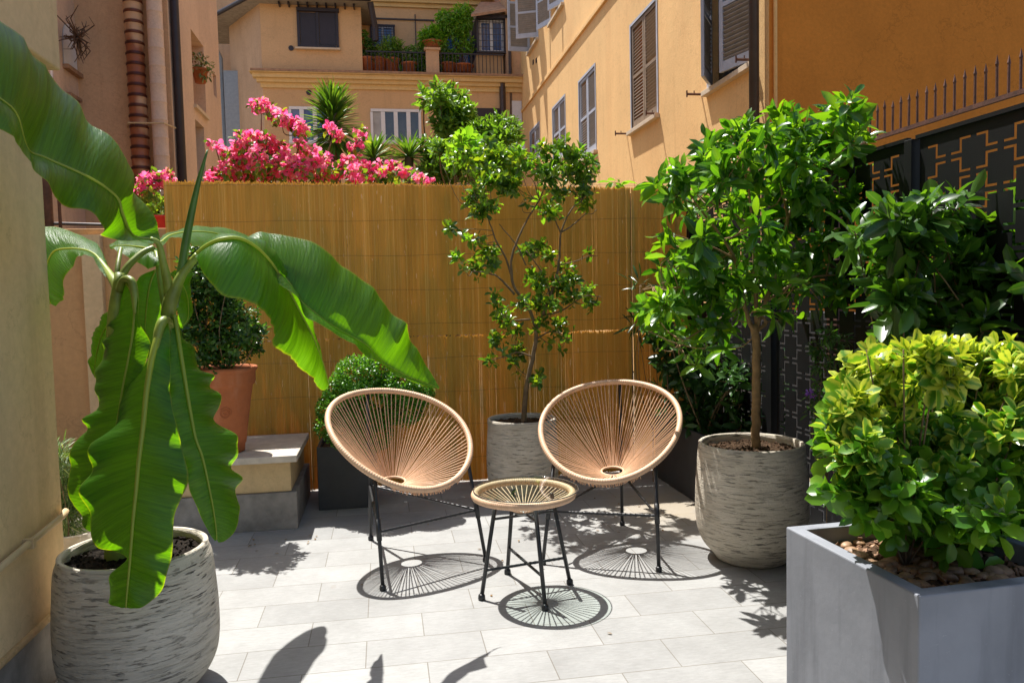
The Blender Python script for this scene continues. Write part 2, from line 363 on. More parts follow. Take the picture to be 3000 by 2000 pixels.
def blob_leaves(name, blobs, n, L, W, mat, parent, seed=1, out=.6, rnd=.7, droop=.2, upn=.8, shell=.6, fold=.25, curl=.25, age=None, yj=0, flat=1.0, squash=1.0):
    """blobs: world (x,y,z,r)"""
    g = np.random.default_rng(seed); B = np.array(blobs, float)
    w = B[:, 3]**2; idx = g.choice(len(B), n, p=w/w.sum())
    dr = nrmz(g.normal(size=(n, 3))); rr = (1-shell)*g.random(n)**(1/3)+shell*(.75+.3*g.random(n))
    off = dr*rr[:, None]*B[idx, 3][:, None]; off[:, 1] *= flat; off[:, 2] *= squash
    pos = B[idx, :3]+off
    if yj: pos[:, 1] += g.normal(size=n)*yj
    d = dr*out+g.normal(size=(n, 3))*rnd; d[:, 2] -= droop
    nm = g.normal(size=(n, 3))*.45+dr*.35; nm[:, 2] += upn
    s = .65+.6*g.random(n); ag = None
    if age is not None: ag = age(pos, g)
    me = leaf_mesh(name, pos, d, nm, L*s, W*s, fold, curl, ag)
    return link(name, me, mat, parent, (0, 0, 0))
def sprigs(name, blobs, n, L, W, mat, parent, seed=1, k=6, slen=.05, up=.6, rnd=.5, t0=80, t1=25, shell=.7, fold=.2, curl=.25, age=None, droop=0, out=1.0, shape=(.62, 1.0, .78)):
    """leaves set in whorls along short shoots"""
    g = np.random.default_rng(seed); B = np.array(blobs, float); w = B[:, 3]**2; idx = g.choice(len(B), n, p=w/w.sum())
    dr = nrmz(g.normal(size=(n, 3))); dr[:, 2] = np.abs(dr[:, 2])*np.where(g.random(n) < .75, 1, -1); rr = (1-shell)*g.random(n)**(1/3)+shell*(.65+.35*g.random(n))
    c = B[idx, :3]+(dr*rr[:, None]+g.normal(size=(n, 3))*.22)*B[idx, 3][:, None]; ax = dr*out+g.normal(size=(n, 3))*rnd; ax[:, 2] += up; ax = nrmz(ax)
    p1 = nrmz(np.cross(ax, np.array([.3, .5, .8])+g.normal(size=(n, 3))*.2)); p2 = np.cross(ax, p1); P, D, N_, S, AG = [], [], [], [], []
    a0 = g.random(n)*6.28; base_age = age(c, g) if age is not None else None
    for j in range(k):
        f = j/(k-1); th = np.radians(t0+(t1-t0)*f+g.normal(size=n)*12); az = a0+j*2.4+g.normal(size=n)*.25
        pr = p1*np.cos(az)[:, None]+p2*np.sin(az)[:, None]; d = ax*np.cos(th)[:, None]+pr*np.sin(th)[:, None]; d[:, 2] -= droop*g.random(n)
        P.append(c+ax*(slen*(f-.6))); D.append(d); N_.append(ax*np.sin(th)[:, None]-pr*np.cos(th)[:, None]*.8+g.normal(size=(n, 3))*.15); S.append((1.0-.35*f)*(.75+.45*g.random(n)))
        if age is not None: AG.append(np.clip(base_age+.25*(f-.6), 0, 1))
    P, D, N_, S = map(np.concatenate, (P, D, N_, S)); me = leaf_mesh(name, P, D, N_, L*S, W*S, fold, curl, np.concatenate(AG) if age is not None else None, shape)
    return link(name, me, mat, parent, (0, 0, 0))
def vblobs(lst, Y, dy=0, seed=3):
    g = np.random.default_rng(seed); o = []
    for b in lst:
        x, y, r = b[:3]; yy = (b[3] if len(b) > 3 else Y)+(g.random()-.5)*2*dy
        p = VA(x, y, yy); o.append((*p, r*V*np.linalg.norm(p-CAM)/F_PX))
    return o
def vcurve(pts, Y): return [VA(p[0], p[1], p[2] if len(p) > 2 else Y) for p in pts]
def branchmesh(lst, Y, seed=0):
    """lst: (points, r0, r1)"""
    m = MB(); g = np.random.default_rng(seed)
    for pts, r0, r1 in lst:
        P = catmull(vcurve(pts, Y), max(6, len(pts)*4)); P[1:-1] += g.normal(size=P[1:-1].shape)*min(r1, .004)*.35
        m.tube(P, np.linspace(r0, r1, len(P)), 8)
    return m
def twigs(m, blobs, paths, rad=.003, seed=5):
    """connect blob centres to the closest branch point, with side twigs"""
    g = np.random.default_rng(seed); Q = np.vstack(paths)
    for b in blobs:
        c = np.array(b[:3]); j = np.argmin(np.linalg.norm(Q-c, axis=1)+np.maximum(0, Q[:, 2]-c[2])*.8); q = Q[j]
        mid = (q+c)/2+g.normal(size=3)*.2*np.linalg.norm(c-q)*.5; mid[2] -= .1*np.linalg.norm(c-q)
        P = catmull([q, mid, c], 8); m.tube(P, np.linspace(rad*1.8, rad, 8), 5)
        for k in range(3):
            e = c+nrmz(g.normal(size=3))*b[3]*.85; m.tube([c, (c+e)/2+g.normal(size=3)*.1*b[3], e], [rad, rad*.8, rad*.5], 4, caps=False)
    return m

# ------------------------------------------------------------------ world & sun
SUN = np.array([-.19, .42, 1.0]); SUN /= np.linalg.norm(SUN)
el = math.asin(SUN[2]); az = math.atan2(SUN[0], SUN[1])
w = bpy.data.worlds.new('World'); bpy.context.scene.world = w; w.use_nodes = True
nt = w.node_tree; sky = nt.nodes.new('ShaderNodeTexSky'); sky.sky_type = 'NISHITA'; sky.sun_disc = False
sky.dust_density = 2.0; sky.ozone_density = .6; sky.air_density = .9; sky.sun_elevation = el; sky.sun_rotation = az
bg = nt.nodes['Background']; nt.links.new(sky.outputs[0], bg.inputs[0]); bg.inputs[1].default_value = .115
sl = bpy.data.lights.new('sun', 'SUN'); sl.energy = 5; sl.angle = radians(.5); sl.color = (1, .965, .915)
so = bpy.data.objects.new('sun', sl); C.objects.link(so)
so.rotation_euler = Vector(SUN).to_track_quat('Z', 'Y').to_euler()
vs = bpy.context.scene.view_settings; vs.view_transform = 'Standard'; vs.look = 'None'; vs.gamma = 1; vs.exposure = .85
cy = bpy.context.scene.cycles; cy.max_bounces = 10; cy.diffuse_bounces = 6; cy.transparent_max_bounces = 16; cy.caustics_reflective = False; cy.caustics_refractive = False

# ------------------------------------------------------------------ ground
m = MB(); m.add([(-90, -60, -.03), (90, -60, -.03), (90, 120, -.03), (-90, 120, -.03)], [(0, 1, 2, 3)])
tag(m.build('ground', 'ground'), kind='structure')
m = MB(); m.box((-2.6, -4, -.08), (3.2, 6.25, 0)); tag(m.build('paving', 'paving'), kind='structure')

# ------------------------------------------------------------------ furniture
def acapulco(label, s, feet):
    F = np.array(feet); mid = (F[0]+F[1])/2; d = mid-F[2]; d /= np.linalg.norm(d)
    wv = np.array([-d[1], d[0], 0]); D = np.array([d[0], d[1], 0]); t = .543
    base = np.array([mid[0], mid[1], 0]); root = thing('string_chair', label, 'chair', base+D*s, 'round string chairs')
    Cn = base+D*s+np.array([0, 0, .70]); upv = -D*cos(t)+np.array([0, 0, sin(t)]); n = np.cross(wv, upv); n = n if n[2] > 0 else -n
    def rp(th, off=0): c, sn = cos(th), sin(th); return Cn+wv*(.404*c)+upv*(.442*sn)+n*(.053*c*c+off)
    N = 720; th = np.linspace(0, 2*pi, N, endpoint=False)
    m = MB(); m.ring([rp(a) for a in th], .0172*(1+.05*np.sin(th*180)), 8); part('rim', m, 'cord', root, smooth=True)
    # seat hole
    H0 = base+D*(-.4555)+np.array([0, 0, .43]); tl = .17
    hu = -D*cos(tl)+np.array([0, 0, sin(tl)])
    def hp(a, r=.066): return H0+wv*(r*cos(a))+hu*(r*sin(a))
    m = MB(); m.ring([hp(a) for a in np.linspace(0, 2*pi, 60, endpoint=False)], .0065, 8); part('seat_hole_ring', m, 'cord', root, smooth=True)
    m = MB(); g = np.random.default_rng(3); K = 92
    for k in range(K):
        a = 2*pi*(k+.5)/K; a2 = a+g.normal()*.03
        P = rp(a+g.normal()*.006, -.012); Q = hp(a2, .071); md = (P+Q)/2; md = md+np.array([0, 0, -.006])
        m.tube([P, md, Q], .0031, 5, caps=False)
    part('cords', m, 'cord', root, smooth=True)
    m = MB()
    # knots under the front rim
    for k in range(60):
        a = -pi/2+(k-30)*.019; P = rp(a, -.019); m.tube([P, P+np.array([g.normal()*.006, g.normal()*.004, -.012-.008*g.random()])], .0024, 4)
    part('knots', m, 'cord', root)
    Fz = [np.array([f[0], f[1], .018]) for f in F]
    tops = []
    for i, f in enumerate(F[:2]):
        best = min(np.linspace(pi, 2*pi, 120), key=lambda a: np.linalg.norm((rp(a)-np.array([f[0], f[1], 0]))[:2]*np.array([1, 1])-(-D*.07)[:2]))
        tops.append(rp(best, -.012))
    tops.append(rp(pi/2, -.010))
    for i in range(3):
        m = MB(); a, b = Fz[i], tops[i]; m.tube([a, a+(b-a)*.5, b], .0105, 10)
        if i < 2:  # clamp sleeve
            c1, c2 = a+(b-a)*.42, a+(b-a)*.62; m.tube([c1, c2], .0145, 10)
        lg = part('leg', m, 'black', root, smooth=True)
        m = MB(); m.lathe([(0, 0), (.015, 0), (.0175, .006), (.0165, .022), (.012, .028), (0, .028)], (Fz[i][0], Fz[i][1], 0), 14); part('rubber_foot', m, 'black', lg, smooth=True)
    for i, j in ((0, 1), (1, 2), (0, 2)):
        m = MB(); P = Fz[i]+(tops[i]-Fz[i])*.5; P2 = Fz[j]+(tops[j]-Fz[j])*(.5 if j < 2 else .36)
        if i == 2: P = Fz[i]+(tops[i]-Fz[i])*.36
        if i < 2 and j < 2: P = Fz[i]+(tops[i]-Fz[i])*.5
        n_ = 60; L = np.array([P+(P2-P)*x for x in np.linspace(0, 1, n_)]); rr = .0075+.0018*(np.arange(n_) % 3 == 0)*(np.linspace(0, 1, n_) > .35)
        m.tube(L, rr, 8); part('stretcher', m, 'black', root, smooth=True)
    # support hoop below the seat
    m = MB(); m.ring([H0+np.array([0, 0, -.004])+wv*(.078*cos(a))+hu*(.078*sin(a)) for a in np.linspace(0, 2*pi, 40, endpoint=False)], .005, 6); part('support_hoop', m, 'black', root, smooth=True)
    return root
acapulco('peach string chair with black legs, left of the table before the box bush', -.381, [(-.051, 3.954), (.52, 4.259), (-.125, 4.806)])
acapulco('peach string chair with black legs, right of the table beside the citrus tree pot', -.397, [(.826, 4.143), (1.408, 3.895), (1.468, 4.733)])

def table():
    c = np.array([.661, 3.78, 0]); root = thing('side_table', 'small round glass topped table woven with peach cord between the two chairs', 'table', c)
    feet = [(.43, 3.72), (.71, 3.53), (.90, 3.82), (.61, 4.04)]; zt = .50; R = .245
    m = MB(); th = np.linspace(0, 2*pi, 600, endpoint=False)
    m.ring([c+np.array([R*cos(a), R*sin(a), zt]) for a in th], .019*(1+.05*np.sin(th*150)), 8); part('rim', m, 'cord', root, smooth=True)
    m = MB(); g = np.random.default_rng(5)
    for k in range(48):
        a = 2*pi*k/48+g.normal()*.01
        for dz in (0, ): m.tube([c+np.array([R*cos(a), R*sin(a), zt-.004]), c+np.array([.046*cos(a+g.normal()*.05), .046*sin(a), zt-.085])], .003, 5, caps=False)
    part('cords', m, 'cord', root, smooth=True)
    m = MB(); m.lathe([(0, .0), (.05, .0), (.052, .004), (.052, .016), (.046, .02), (0, .02)], c+np.array([0, 0, zt-.1]), 32); part('hub', m, 'steel', root, smooth=True)
    gc = c+np.array([.013, .006, zt+.0205]); m = MB(); m.lathe([(0, 0), (.262, 0), (.2635, .0015), (.2635, .004), (.262, .0055), (0, .0055)], gc, 96); part('glass_top', m, 'glass', root, smooth=False)
    m = MB(); m.ring([gc+np.array([.2632*cos(a), .2632*sin(a), .00275]) for a in np.linspace(0, 2*pi, 96, endpoint=False)], .0026, 6); part('glass_edge', m, 'darkglass', root, smooth=True)
    tp = []
    for f in feet:
        v = np.array([f[0], f[1], 0])-c; v /= np.linalg.norm(v); top = c+v*.15+np.array([0, 0, zt-.012]); ft = np.array([f[0], f[1], .016]); tp.append((ft, top))
        m = MB(); m.tube([ft, (ft+top)/2, top], .0105, 10); lg = part('leg', m, 'black', root, smooth=True)
        m = MB(); m.lathe([(0, 0), (.015, 0), (.0185, .006), (.0165, .024), (.011, .03), (0, .03)], (f[0], f[1], 0), 14); part('rubber_foot', m, 'black', lg, smooth=True)
    for (i, j) in ((0, 2), (1, 3)):
        for k, h in ((0, .27), (1, .80)):
            a, b = tp[i][0]+(tp[i][1]-tp[i][0])*(h+.02*(i == 1)), tp[j][0]+(tp[j][1]-tp[j][0])*(h+.02*(i == 1)); n_ = 50
            rr = .0072+.0016*(np.arange(n_) % 3 == 0)*(np.linspace(0, 1, n_) > .55)
            m = MB(); m.tube([a+(b-a)*x for x in np.linspace(0, 1, n_)], rr, 8); part('stretcher', m, 'black', root, smooth=True)
table()

# ------------------------------------------------------------------ pots and planters
def soil_disc(name, c, r, z, parent, mat='soil', seed=1, amp=.012):
    g = np.random.default_rng(seed); m = MB(); K, S = 16, 44; vs = [(c[0], c[1], z+amp)]
    for i in range(1, K+1):
        for k in range(S):
            a = 2*pi*k/S; rr = r*i/K; vs.append((c[0]+rr*cos(a), c[1]+rr*sin(a), z+g.normal()*amp*.55+amp*(1-(i/K)**2)))
    f = [(0, 1+k, 1+(k+1) % S) for k in range(S)]+[(1+(i-1)*S+k, 1+i*S+k, 1+i*S+(k+1) % S, 1+(i-1)*S+(k+1) % S) for i in range(1, K) for k in range(S)]
    m.add(vs, f)
    for k in range(260):  # crumbs
        a = g.random()*2*pi; rr = r*.95*g.random()**.5; s = .004+.008*g.random(); p = np.array([c[0]+rr*cos(a), c[1]+rr*sin(a), z+amp*.6])
        M = Matrix.Translation(Vector(p)) @ Matrix.Rotation(g.random()*6, 4, Vector(nrmz(g.normal(size=3)))); m.box((-s, -s*.5, -s*.3), (s, s*.5, s*.35), M)
    return part(name, m, mat, parent)
def round_pot(label, c, h, r, rb, rbase, seed=1):
    c = np.array(c, float); root = thing('concrete_pot', label, 'plant pot', c, 'scratched round concrete pots')
    zs = [(rbase*.92, 0), (rbase, .008), (rbase*1.08, .05*h), (rb*.86, .14*h), (rb*.955, .24*h), (rb*.99, .34*h), (rb, .45*h), (rb*.995, .6*h), (rb*.975, .75*h), (rb*.95, .9*h), (r, .975*h), (r*.995, h), (r*.975, h*1.006), (r*.93, h*1.004), (r*.92, h*.97), (r*.92, h*.86)]
    P = catmull([(a, b, 0) for a, b in zs[:11]], 40); prof = [(p[0], p[1]) for p in P]+zs[11:]
    m = MB(); m.lathe(prof, c, 96); o = part('pot_body', m, 'pot', root, smooth=True)
    soil_disc('soil', c, r*.925, c[2]+h*.93, root, 'darksoil' if seed == 1 else 'soil', seed=seed); return root
round_pot('large scratched grey concrete pot holding the banana plant by the left wall', (-.965, 3.10, 0), .57, .262, .290, .19, 1)
round_pot('large scratched grey concrete pot holding the citrus tree, right of the string chairs', (1.985, 3.99, 0), .65, .285, .305, .195, 2)
P3 = (.07+.02, 5.5, 0)
P3 = tuple(A(1529, 1251, 5.5)*np.array([1, 1, 0]))
round_pot('scratched grey concrete pot of the lemon tree standing against the reed fence', P3, .60, .25, .262, .19, 3)

def square_planter(name, label, cat, c, w, d, h, wall, mat, rot=0, soilz=.06, loc=None, soil='soil', bev=.004):
    root = thing(name, label, cat, (c[0], c[1], 0), 'rectangular planters'); R = Matrix.Translation((c[0], c[1], 0)) @ Matrix.Rotation(rot, 4, 'Z')
    m = MB(); x, y = w/2, d/2; xi, yi = x-wall, y-wall
    vs = [(-x, -y, 0), (x, -y, 0), (x, y, 0), (-x, y, 0), (-x, -y, h), (x, -y, h), (x, y, h), (-x, y, h), (-xi, -yi, h), (xi, -yi, h), (xi, yi, h), (-xi, yi, h), (-xi, -yi, h*.5), (xi, -yi, h*.5), (xi, yi, h*.5), (-xi, yi, h*.5)]
    f = [(0, 3, 2, 1)]+[(i, (i+1) % 4, 4+(i+1) % 4, 4+i) for i in range(4)]+[(4+i, 4+(i+1) % 4, 8+(i+1) % 4, 8+i) for i in range(4)]+[(8+i, 8+(i+1) % 4, 12+(i+1) % 4, 12+i) for i in range(4)]+[(12, 13, 14, 15)]
    m.add([tuple(R @ Vector(v)) for v in vs], f); part('box_body', m, mat, root, bevel=bev)
    g = np.random.default_rng(4); m = MB(); n = 26; vs = []
    for i in range(n):
        for j in range(n): vs.append(tuple(R @ Vector((-xi+2*xi*i/(n-1), -yi+2*yi*j/(n-1), h-soilz+g.normal()*.006+.015*sin(i*.7)*sin(j*.6)))))
    m.add(vs, [(i*n+j, (i+1)*n+j, (i+1)*n+j+1, i*n+j+1) for i in range(n-1) for j in range(n-1)]); part('soil', m, soil, root, smooth=True)
    return root, R
near, RN = square_planter('square_planter', 'grey painted concrete cube planter in the right foreground holding the yellow green variegated shrub', 'planter', (1.735, 2.215), .66, .66, .65, .05, 'grey', radians(2.6), .07, bev=.005)
g = np.random.default_rng(11); m = MB(); mc = MB()
for k in range(620):
    x, y = (g.random()-.5)*.54, (g.random()-.5)*.54
    p = RN @ Vector((x, y, .582+.012*g.random())); big = g.random() < .3; s = (.012+.014*g.random()) if big else (.004+.007*g.random())
    if big:
        M = Matrix.Translation(p) @ Matrix.Rotation(g.random()*6, 4, 'Z') @ Matrix.Rotation(g.normal()*.3, 4, 'X') @ Matrix.Diagonal((s*1.25, s, s*.6, 1))
        vv = []; ff = []; a_, b_ = 7, 10
        for i in range(a_+1):
            for j in range(b_):
                t1, t2 = pi*i/a_, 2*pi*j/b_; vv.append(tuple(M @ Vector((sin(t1)*cos(t2), sin(t1)*sin(t2), cos(t1)))))
        ff = [(i*b_+j, i*b_+(j+1) % b_, (i+1)*b_+(j+1) % b_, (i+1)*b_+j) for i in range(a_) for j in range(b_)]; m.add(vv, ff)
    else:
        M = Matrix.Translation(p) @ Matrix.Rotation(g.random()*6, 4, Vector(nrmz(g.normal(size=3)))); mc.box((-s*1.6, -s*.7, -s*.25), (s*1.6, s*.7, s*.25), M)
tag(m.build('pebbles', 'pebble', smooth=True), 'brown rounded pebbles lying on the soil of the grey cube planter', 'pebbles', kind='stuff')
tag(mc.build('bark_chips', 'chips'), 'bark chips and dry leaf litter scattered on the soil of the grey cube planter', 'mulch', kind='stuff')

square_planter('square_planter', 'charcoal fibre planter under the clipped box bush, behind the left string chair', 'planter', (-.295, 5.77), .41, .40, .45, .02, 'darkpl', 0, .04)
square_planter('long_planter', 'long charcoal planter with the dark laurel bush along the cut metal screen', 'planter', (2.31, 5.35), .36, 1.2, .50, .02, 'darkpl', 0, .04)
square_planter('long_planter', 'long charcoal planter of the large leaved bush, behind the grey cube planter', 'planter', (2.335, 3.02), .33, 1.05, .50, .02, 'darkpl', 0, .04)

# pedestal with terracotta pot
root = thing('pedestal', 'low plastered masonry pedestal with travertine slab and grey stone base against the reed fence', 'pedestal', (-1.15, 5.5, 0))
m = MB(); m.box((-1.75, 5.16, 0), (-.60, 6.05, .245)); part('stone_base', m, 'stone', root, bevel=.004)
m = MB(); m.box((-1.72, 5.185, .245), (-.635, 6.03, .45)); part('plaster_body', m, 'pedbody', root, bevel=.006)
m = MB(); m.box((-1.78, 5.11, .45), (-.585, 5.95, .495)); part('slab', m, 'slab', root, bevel=.006)
tc = np.array([A(655, 1200, 5.36)[0], 5.36, .497]); root = thing('terracotta_pot', 'tall terracotta flower pot with rolled rim and round medallion on the pedestal', 'plant pot', tc)
m = MB(); m.lathe([(0, 0), (.115, 0), (.125, .006), (.128, .05), (.135, .06), (.155, .2), (.178, .36), (.192, .44), (.206, .45), (.211, .47), (.212, .53), (.222, .54), (.228, .552), (.224, .565), (.205, .568), (.195, .55), (.185, .48)], tc, 64); part('pot_body', m, 'terra', root, smooth=True)
m = MB(); a = -pi*.42; pc = tc+np.array([.168*cos(a), .168*sin(a), .28]); ex = np.array([-sin(a), cos(a), 0]); ez = np.array([.13*cos(a), .13*sin(a), 1]); ez /= np.linalg.norm(ez)
m.ring([pc+ex*.034*cos(b)+ez*.034*sin(b) for b in np.linspace(0, 2*pi, 40, endpoint=False)], .004, 6); m.ring([pc+ex*.015*cos(b)+ez*.015*sin(b) for b in np.linspace(0, 2*pi, 24, endpoint=False)], .005, 6); part('medallion', m, 'terra', root, smooth=True)
soil_disc('soil', tc, .188, tc[2]+.52, root, seed=8)

# ------------------------------------------------------------------ reed fence
FY = 6.15; xl = A(488, 700, FY)[0]; xm = A(1851, 880, FY)[0]; xr = 2.50; zs_ = A(1400, 980, FY)[2]
zt0, zt1, zt2 = A(490, 531, FY)[2], A(1300, 541, FY)[2], A(1845, 551, FY)[2]
root = thing('reed_fence', 'tall orange brown reed screen fence behind the chairs', 'fence', ((xl+xr)/2, FY, 0))
g = np.random.default_rng(21)
def reeds(x0, x1, z0, zf, yy):
    m = MB(); x = x0
    while x < x1:
        r = .0026+.0012*g.random(); zt = zf(x)+g.normal()*.007+(g.random() < .06)*(.006+.02*g.random()); b = z0+g.normal()*.003
        k = 4; ys = yy+g.normal()*.0006; sw = g.normal()*.0005
        m.tube([(x, ys, b), (x+sw, ys, (b+zt)/2), (x+sw*.3, ys, zt)], r*(1+.1*g.normal()), 6, caps=False); x += 2*r*(.74+.08*g.random())+(g.random() < .006)*.0022
    return m
ztop = lambda x: np.interp(x, [xl, A(1300, 541, FY)[0], xm, xr], [zt0, zt1, zt2, zt2-.01])
part('reed_panel', reeds(xl, xm-.004, zs_+.004, ztop, FY), 'reed', root, smooth=True)
part('reed_panel', reeds(xl, xm-.004, .01, lambda x: zs_, FY+.006), 'reed', root, smooth=True)
part('reed_panel', reeds(xm+.006, xr, zs_-.03, lambda x: ztop(x)-.004, FY-.006), 'reed', root, smooth=True)
part('reed_panel', reeds(xm+.012, xr, .01, lambda x: zs_-.035, FY), 'reed', root, smooth=True)
for z in np.arange(.2, 2.4, .27):
    if abs(z-zs_) < .05: continue
    m = MB(); xx = np.linspace(xl, xr, 60); m.tube([(x, FY-.011, z+.004*sin(x*7+z*9)) for x in xx], .0008, 4); part('binding_wire', m, 'rust', root)
for x in (xl+.02, .5, xm-.01, 2.4):
    m = MB(); m.box((x-.02, FY+.02, 0), (x+.02, FY+.06, ztop(x)-.04)); part('fence_post', m, 'dark', root)

# ------------------------------------------------------------------ near left wall
XW, YE = -1.32, 3.38
root = thing('house_wall', 'ochre beige plastered house wall on the far left edge with grey plinth', 'wall', (XW, 1.5, 0))
zb = AX(150, 186, XW+.09)[2]; zmo = AX(153, 1797, XW)[2]
m = MB(); m.box((XW-.5, -3, zmo), (XW, YE, zb)); part('wall_face', m, 'nearwall', root, bevel=.01)
m = MB(); m.box((XW-.5, -3, zb), (XW+.085, YE+.01, 9)); part('overhang', m, 'nearwall', root, bevel=.008)
m = MB(); m.box((XW-.5, -3, 0), (XW-.02, YE-.01, zmo)); part('plinth', m, 'stone', root)
m = MB(); m.tube([(XW+.004, -3, zmo+.02), (XW+.004, YE, zmo)], .014, 8); part('moulding', m, 'nearwall', root, smooth=True)
m = MB(); p0, p1 = AX(-80, 1730, XW+.02), AX(182, 1512, XW+.02); m.tube([p0, p0*.5+p1*.5+np.array([0, 0, .003]), p1, p1+np.array([0, .04, .012])], .013, 10); pp = part('conduit', m, 'wpipe', root, smooth=True)
m = MB(); q = p0*.42+p1*.58; m.box((q[0]-.02, q[1]-.012, q[2]-.018), (q[0]+.017, q[1]+.012, q[2]+.018)); part('clip', m, 'wpipe', pp)

# low back-left wall
root = thing('garden_wall', 'brown orange plastered garden wall behind the banana plant', 'wall', (-2.2, 6.2, 0))
zw = A(220, 672, 6.25)[2]
m = MB(); m.box((-3.4, 6.2, 0), (xl+.02, 6.42, zw)); part('wall_face', m, 'backwall', root, bevel=.01)
m = MB(); xa, xb = A(262, 1000, 6.2)[0], A(318, 1000, 6.2)[0]; m.box((xa, 6.13, 0), (xb, 6.197, zw-.05)); part('pier', m, 'nearwall', root, bevel=.006)
m = MB(); m.tube([(-3.3, 6.17, zw+.03), (-2.3, 6.17, zw+.035), (-1.95, 6.15, zw+.02), (xl-.05, 6.15, zw-.07)], .012, 8); part('cable', m, 'bpipe', root, smooth=True)
m = MB(); xp = A(137, 600, 6.15)[0]; m.tube([(xp, 6.16, zw), (xp, 6.16, 3.2)], .035, 10); m.tube([(xp+.08, 6.16, zw), (xp+.08, 6.16, 3.2)], .012, 8); part('riser_pipe', m, 'rust', root, smooth=True)

# ------------------------------------------------------------------ cut metal screen on the right
XS = 2.52
root = thing('metal_screen', 'black laser cut metal screen with stepped cross openings along the right side', 'screen', (XS, 4.2, 0))
zsc = AX(2780, 373, XS)[2]
def screen_panel(y0, y1, zb_, zt_):
    # solid/hole grid; cell = stepped slot, mirrored between columns and rows
    cw, chh, gw, gh = .120, .066, .030, .019; tw, thh = .017, .0105
    ys = [y0]; zs = [zb_]
    yc = y0+.05; cols = []
    while yc+cw < y1-.03: cols.append(yc); yc += cw+gw
    zc = zt_-.06; rows = []
    while zc-chh > zb_+.03: rows.append(zc-chh); zc -= chh+gh
    yl = sorted(set([y0, y1]+[v for c_ in cols for v in (c_, c_+cw/2-tw/2, c_+cw/2+tw/2, c_+cw)])); zl = sorted(set([zb_, zt_]+[v for r_ in rows for v in (r_, r_+thh, r_+chh-thh, r_+chh)]))
    holes = []
    for i, c_ in enumerate(cols):
        for j, r_ in enumerate(rows):
            s = (i+j) % 2 == 0; mY0, mY1 = c_+cw/2-tw/2, c_+cw/2+tw/2
            holes.append((mY0, mY1, r_, r_+chh))
            if s: holes += [(mY1, c_+cw, r_, r_+thh), (c_, mY0, r_+chh-thh, r_+chh)]
            else: holes += [(c_, mY0, r_, r_+thh), (mY1, c_+cw, r_+chh-thh, r_+chh)]
    Hs = np.array(holes); m = MB(); nz = len(zl); m.v = [(XS, y, z) for y in yl for z in zl]; m.n = len(m.v)
    for i in range(len(yl)-1):
        ym = (yl[i]+yl[i+1])/2; hh = Hs[(Hs[:, 0] < ym) & (Hs[:, 1] > ym)]
        for j in range(nz-1):
            zm = (zl[j]+zl[j+1])/2
            if len(hh) and ((hh[:, 2] < zm) & (hh[:, 3] > zm)).any(): continue
            m.f.append((i*nz+j, i*nz+j+1, (i+1)*nz+j+1, (i+1)*nz+j))
    o = part('cut_panel', m, 'screen', root); sd = o.modifiers.new('thickness', 'SOLIDIFY'); sd.thickness = .004; sd.offset = 0; return o
for (a, b) in ((1.75, 3.36), (3.42, 4.72), (4.78, 6.10)):
    screen_panel(a+.02, b-.02, .05, zsc)
    m = MB(); m.box((XS-.012, a+.0, zsc-.012), (XS+.012, b, zsc+.006)); part('top_rail', m, 'screen', root)
for y in (1.75, 3.39, 4.75, 6.11):
    m = MB(); m.box((XS-.03, y-.028, 0), (XS+.02, y+.028, zsc-.01)); part('post', m, 'screen', root, bevel=.003)

# spiked railing beyond the screen
XR = 3.25; zr0 = AX(2553, 411, XR)[2]; zr1 = AX(2990, 270, XR)[2]; zr = (zr0+zr1)/2
root = thing('spiked_railing', 'rusty iron rail topped with upright spikes in front of the deep orange wall', 'railing', (XR, 5, zr))
m = MB(); m.box((XR-.012, 2.4, zr-.012), (XR+.012, 7.9, zr+.012)); part('rail', m, 'rust', root)
zl_ = AX(2800, 380, XR)[2]
g = np.random.default_rng(2)
for k in range(66):
    y = 2.7+k*.078; h = .22+g.normal()*.006; t = g.normal()*.006
    m = MB(); m.tube([(XR, y, zr-.01), (XR+t*.5, y+t*.4, zr+h*.75), (XR+t*.6, y+t*.5, zr+h*.8), (XR+t, y+t, zr+h)], [.0075, .007, .0095, .0008], 6); part('spike', m, 'rust', root)
for y in (3.35, 5.2):
    m = MB(); m.box((XR-.03, y-.06, 0), (XR+.03, y-.02, zr-.013)); part('post', m, 'rust', root); m = MB(); m.box((XR-.03, y+.03, 0), (XR+.03, y+.07, zr-.013)); part('post', m, 'rust', root)
root = thing('dark_backing_wall', 'added low dark backing wall under the spiked railing, keeps the lower screen openings black', 'wall', (XR+.2, 5, 0))
m = MB(); m.box((XR+.08, 1.5, 0), (XR+.3, 8.6, 1.3)); part('wall_face', m, 'darkpl', root)  # dark backing added so the lower screen openings look unlit
# ------------------------------------------------------------------ buildings
def rect(mb, x0, y0, x1, y1, Y, d0, d1):
    """box on a camera-facing facade at depth Y, photo corners, from Y-d0 to Y-d1"""
    xm_, ym_ = (x0+x1)/2, (y0+y1)/2
    a = A(x0, ym_, Y)[0]; b = A(x1, ym_, Y)[0]; zt = A(xm_, y0, Y)[2]; zb = A(xm_, y1, Y)[2]
    mb.box((a, Y-d0, zb), (b, Y-d1, zt)); return a, b, zb, zt
XY, YC = 4.6, 8.75
ZT = 13.5
